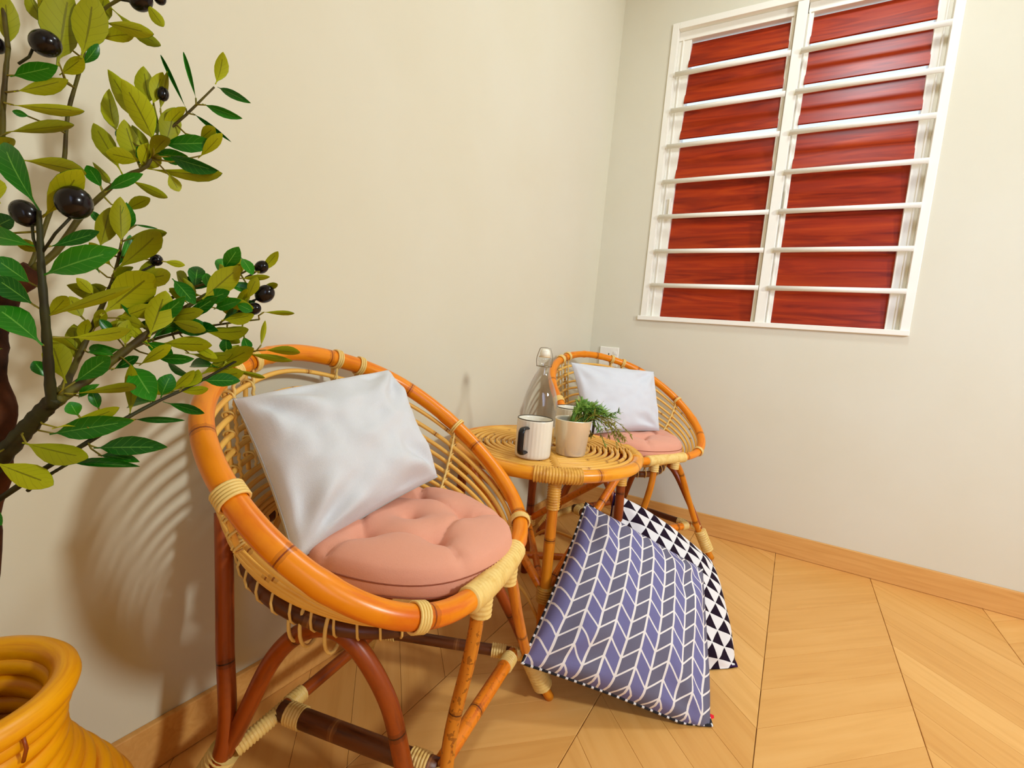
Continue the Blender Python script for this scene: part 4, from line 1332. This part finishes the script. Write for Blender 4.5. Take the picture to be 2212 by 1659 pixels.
# the part of the crown beyond the frame, to the left and above
branch('branch', [(-20, 700, 0.479), (-110, 600, 0.455), (-210, 520, 0.43), (-290, 400, 0.405), (-340, 270, 0.39)], 0.0046, 0.0014, MT['twig'])
branch('branch', [(-30, 800, 0.47), (-120, 760, 0.44), (-220, 730, 0.41), (-310, 660, 0.385)], 0.0040, 0.0014, MT['twig'])
branch('branch', [(195, 60, 0.50), (175, -60, 0.50), (150, -190, 0.50), (160, -330, 0.505)], 0.0020, 0.0011, MT['twig'])
branch('branch', [(18, 105, 0.46), (0, -20, 0.46), (-40, -150, 0.46), (-50, -290, 0.46)], 0.0020, 0.0011, MT['twig'])
LV = [  # base px, tip px, width px, kind, depth
    (82, 534, -30, 508, 42, 'D', .42), (94, 595, 258, 540, 56, 'D', .42), (72, 616, -15, 556, 44, 'D', .42), (77, 662, -15, 598, 46, 'D', .42), (92, 746, -15, 662, 62, 'D', .425),
    (85, 454, 8, 308, 52, 'D', .42), (92, 470, 176, 366, 52, 'P', .425), (100, 535, 215, 500, 28, 'D', .43), (98, 684, 285, 620, 24, 'P', .425), (140, 730, 282, 712, 30, 'P', .44),
    (143, 828, 112, 735, 52, 'P', .45), (101, 818, 72, 780, 30, 'D', .45), (-12, 492, 30, 470, 38, 'D', .43), (95, 690, 145, 640, 30, 'P', .435), (88, 545, 30, 520, 26, 'P', .43),
    (18, 105, 10, -15, 40, 'P', .46), (105, 56, 82, -15, 30, 'P', .47), (100, 56, 58, -20, 28, 'P', .47), (125, 142, 152, -25, 74, 'P', .47), (175, 125, 202, -15, 64, 'P', .475),
    (22, 165, 125, 142, 38, 'D', .46), (30, 198, 147, 172, 32, 'P', .46), (128, 162, 180, 124, 30, 'P', .48), (20, 226, 182, 240, 24, 'P', .46), (12, 286, 160, 270, 26, 'P', .46),
    (66, 252, 26, 240, 14, 'D', .47), (40, 345, 187, 375, 34, 'P', .47), (174, 142, 212, 94, 20, 'D', .485), (-20, 350, 30, 300, 30, 'P', .47), (0, 440, -20, 380, 40, 'P', .46),
    (238, 15, 347, 99, 28, 'P', .50), (222, 48, 332, 74, 28, 'P', .50), (212, 85, 290, 76, 32, 'P', .50), (316, 5, 353, 58, 24, 'P', .50), (205, 60, 225, -15, 34, 'P', .50),
    (465, 182, 482, 112, 28, 'P', .535), (470, 188, 542, 223, 17, 'D', .535), (437, 224, 524, 256, 20, 'D', .53), (415, 243, 500, 307, 9, 'D', .53), (425, 219, 396, 112, 9, 'D', .53), (405, 241, 347, 119, 8, 'D', .53),
    (345, 242, 362, 153, 15, 'P', .53), (335, 312, 262, 170, 54, 'P', .51), (300, 262, 233, 150, 42, 'P', .515), (322, 228, 310, 143, 40, 'P', .525), (330, 230, 352, 156, 30, 'P', .525), (255, 287, 236, 192, 32, 'P', .52),
    (265, 377, 202, 266, 38, 'P', .51), (300, 357, 268, 258, 44, 'P', .52), (350, 332, 378, 232, 42, 'P', .525), (345, 312, 462, 308, 36, 'D', .52), (360, 336, 474, 370, 32, 'D', .52), (310, 363, 480, 374, 28, 'P', .525),
    (428, 342, 480, 288, 24, 'P', .53), (430, 302, 464, 275, 26, 'P', .53), (362, 372, 387, 414, 26, 'P', .525), (280, 388, 362, 427, 20, 'P', .52), (300, 370, 345, 330, 34, 'P', .53), (318, 340, 285, 270, 30, 'P', .53), (240, 400, 200, 350, 16, 'P', .515),
    (215, 537, 238, 448, 40, 'P', .51), (262, 527, 260, 425, 38, 'P', .51), (268, 456, 324, 428, 26, 'P', .52), (245, 587, 346, 500, 48, 'P', .505), (285, 484, 341, 494, 5, 'D', .52), (190, 450, 216, 482, 18, 'D', .515),
    (350, 564, 400, 573, 15, 'P', .53), (217, 682, 332, 592, 74, 'P', .50), (262, 606, 368, 592, 40, 'P', .51), (322, 728, 358, 628, 58, 'P', .51), (372, 602, 422, 658, 32, 'D', .535), (437, 646, 519, 576, 48, 'P', .535),
    (482, 582, 516, 533, 32, 'D', .55), (520, 556, 546, 594, 24, 'D', .55), (556, 592, 601, 543, 20, 'P', .565), (533, 650, 556, 598, 24, 'P', .555), (553, 628, 600, 614, 15, 'P', .565), (515, 602, 583, 598, 13, 'P', .55),
    (462, 668, 522, 648, 26, 'D', .55), (478, 692, 549, 680, 30, 'P', .55), (508, 655, 546, 672, 22, 'D', .545), (563, 674, 636, 677, 11, 'P', .565), (430, 714, 537, 712, 34, 'P', .55), (490, 722, 492, 764, 26, 'D', .56),
    (525, 724, 538, 757, 22, 'D', .56), (563, 752, 573, 692, 11, 'P', .57), (568, 756, 648, 762, 20, 'P', .57), (533, 764, 632, 780, 15, 'P', .57), (421, 816, 548, 752, 40, 'P', .55), (440, 816, 527, 805, 30, 'P', .555), (490, 796, 572, 816, 11, 'P', .56),
    (400, 762, 502, 764, 26, 'P', .545), (340, 742, 458, 746, 34, 'P', .53), (284, 788, 334, 866, 54, 'D', .49), (280, 902, 283, 788, 27, 'P', .485), (155, 830, 238, 770, 42, 'D', .46), (150, 852, 294, 835, 22, 'P', .455),
    (215, 887, 196, 842, 22, 'D', .475), (112, 926, 258, 880, 30, 'P', .45), (108, 938, 290, 908, 48, 'D', .46), (48, 956, 190, 990, 52, 'P', .44), (-15, 998, 115, 1048, 52, 'P', .435), (203, 968, 362, 966, 42, 'D', .455),
    (148, 1000, 303, 1008, 20, 'D', .455), (212, 984, 302, 998, 24, 'D', .46), (286, 906, 400, 908, 14, 'D', .48), (352, 868, 442, 893, 20, 'D', .50), (-20, 1090, 4, 1135, 24, 'D', .44),
    (180, 690, 150, 640, 36, 'P', .50), (165, 790, 160, 700, 34, 'P', .50), (185, 760, 190, 690, 26, 'P', .505), (245, 720, 215, 690, 20, 'D', .51), (300, 700, 260, 640, 26, 'D', .52), (330, 700, 400, 640, 30, 'D', .525), (250, 690, 330, 660, 28, 'P', .51),
    (330, 752, 262, 690, 24, 'P', .515), (350, 690, 440, 672, 30, 'P', .535), (390, 690, 470, 640, 26, 'D', .54), (372, 705, 452, 715, 24, 'D', .54), (400, 735, 470, 775, 20, 'P', .55), (330, 770, 420, 775, 24, 'D', .525), (300, 790, 370, 745, 26, 'P', .51),
    (360, 850, 420, 800, 24, 'P', .52), (380, 845, 450, 840, 20, 'P', .525), (325, 870, 310, 810, 26, 'P', .505), (240, 800, 300, 770, 22, 'D', .495), (215, 590, 190, 540, 22, 'D', .515), (235, 640, 280, 585, 24, 'D', .515), (205, 640, 165, 600, 22, 'P', .51),
    (290, 640, 330, 560, 28, 'P', .525), (170, 860, 215, 830, 18, 'D', .47), (170, 900, 150, 868, 30, 'D', .455), (420, 655, 395, 600, 22, 'P', .545), (455, 630, 445, 590, 20, 'D', .545), (500, 610, 475, 570, 18, 'P', .55),
]
for (bx, by, tx, ty, wpx, kind, dep) in LV:
    put_leaf((bx, by, dep), (tx, ty, dep + rl.uniform(-0.012, 0.010)), wpx, kind, 0.0 if wpx < 18 else None)
rx = random.Random(33)
for x0, y0, d0 in ((-110, 600, .455), (-165, 555, .44), (-210, 520, .43), (-255, 460, .417), (-290, 400, .405), (-318, 335, .397), (-340, 270, .39), (-120, 760, .44), (-170, 745, .425), (-220, 730, .41), (-270, 695, .397), (-310, 660, .385),
                   (160, -120, .50), (150, -190, .50), (153, -260, .503), (160, -330, .505), (-20, -90, .46), (-42, -160, .46), (-48, -225, .46), (-50, -290, .46)):
    for q in range(3):
        an = rx.uniform(0, 2 * pi)
        L = rx.uniform(70, 120)
        put_leaf((x0, y0, d0), (x0 + cos(an) * L, min(y0 - sin(an) * L, y0 + 30) if y0 > 0 else min(y0 - sin(an) * L, -25), d0 + rx.uniform(-0.04, 0.008)), rx.uniform(26, 42), 'D' if rx.random() < 0.5 else 'P', rx.uniform(-0.8, 0.8))
for seedp in ((330, 712, .52), (370, 685, .53), (410, 660, .54), (450, 640, .545), (480, 612, .55), (300, 735, .51), (270, 755, .50), (400, 715, .55), (440, 705, .56), (470, 700, .56), (500, 698, .565), (345, 865, .50), (390, 845, .52),
              (240, 620, .515), (250, 585, .52), (235, 650, .515), (200, 720, .505), (300, 368, .52), (330, 330, .525), (318, 350, .52), (345, 300, .525), (225, 415, .51), (262, 520, .525), (430, 822, .54), (480, 795, .555), (360, 690, .53),
              (320, 740, .53), (420, 635, .55), (465, 622, .555), (180, 760, .50)):
    for q in range(2):
        an = rx.uniform(-0.9, 1.5) if q == 0 else rx.uniform(1.2, 3.4)
        L = rx.uniform(58, 98)
        bx, by = seedp[0] + cos(an) * 6, seedp[1] - sin(an) * 6
        put_leaf((bx, by, seedp[2]), (bx + cos(an) * L, by - sin(an) * L * 0.8, seedp[2] + rx.uniform(-0.02, 0.02)), rx.uniform(20, 36), 'D' if rx.random() < 0.4 else 'P', rx.uniform(-0.8, 0.8))
for a in ((54, 461, .42, 25, 1.22, -0.6, (84, 548, .42)), (160, 438, .42, 33, 1.06, 0.2, (92, 545, .42)), (98, 94, .46, 26, 1.12, 1.3, (40, 138, .46)), (-8, 97, .46, 16, 1.1, 0, None), (305, 2, .50, 19, 1.25, 1.0, (262, 0, .50)),
          (345, -4, .51, 12, 1.1, 0, None), (338, 562, .53, 12, 1.05, 0.4, (300, 590, .52)), (572, 635, .565, 18, 1.2, 0.9, (545, 650, .56)), (565, 577, .57, 13, 1.2, 0.9, (530, 600, .56)), (548, 667, .56, 13, 1.2, 1.2, (515, 672, .555)), (352, 203, .53, 11, 1.4, 0.1, None)):
    olive(*a)
tag(TW.build('twigs', MT['petiole'], tree), None, kind='stuff')
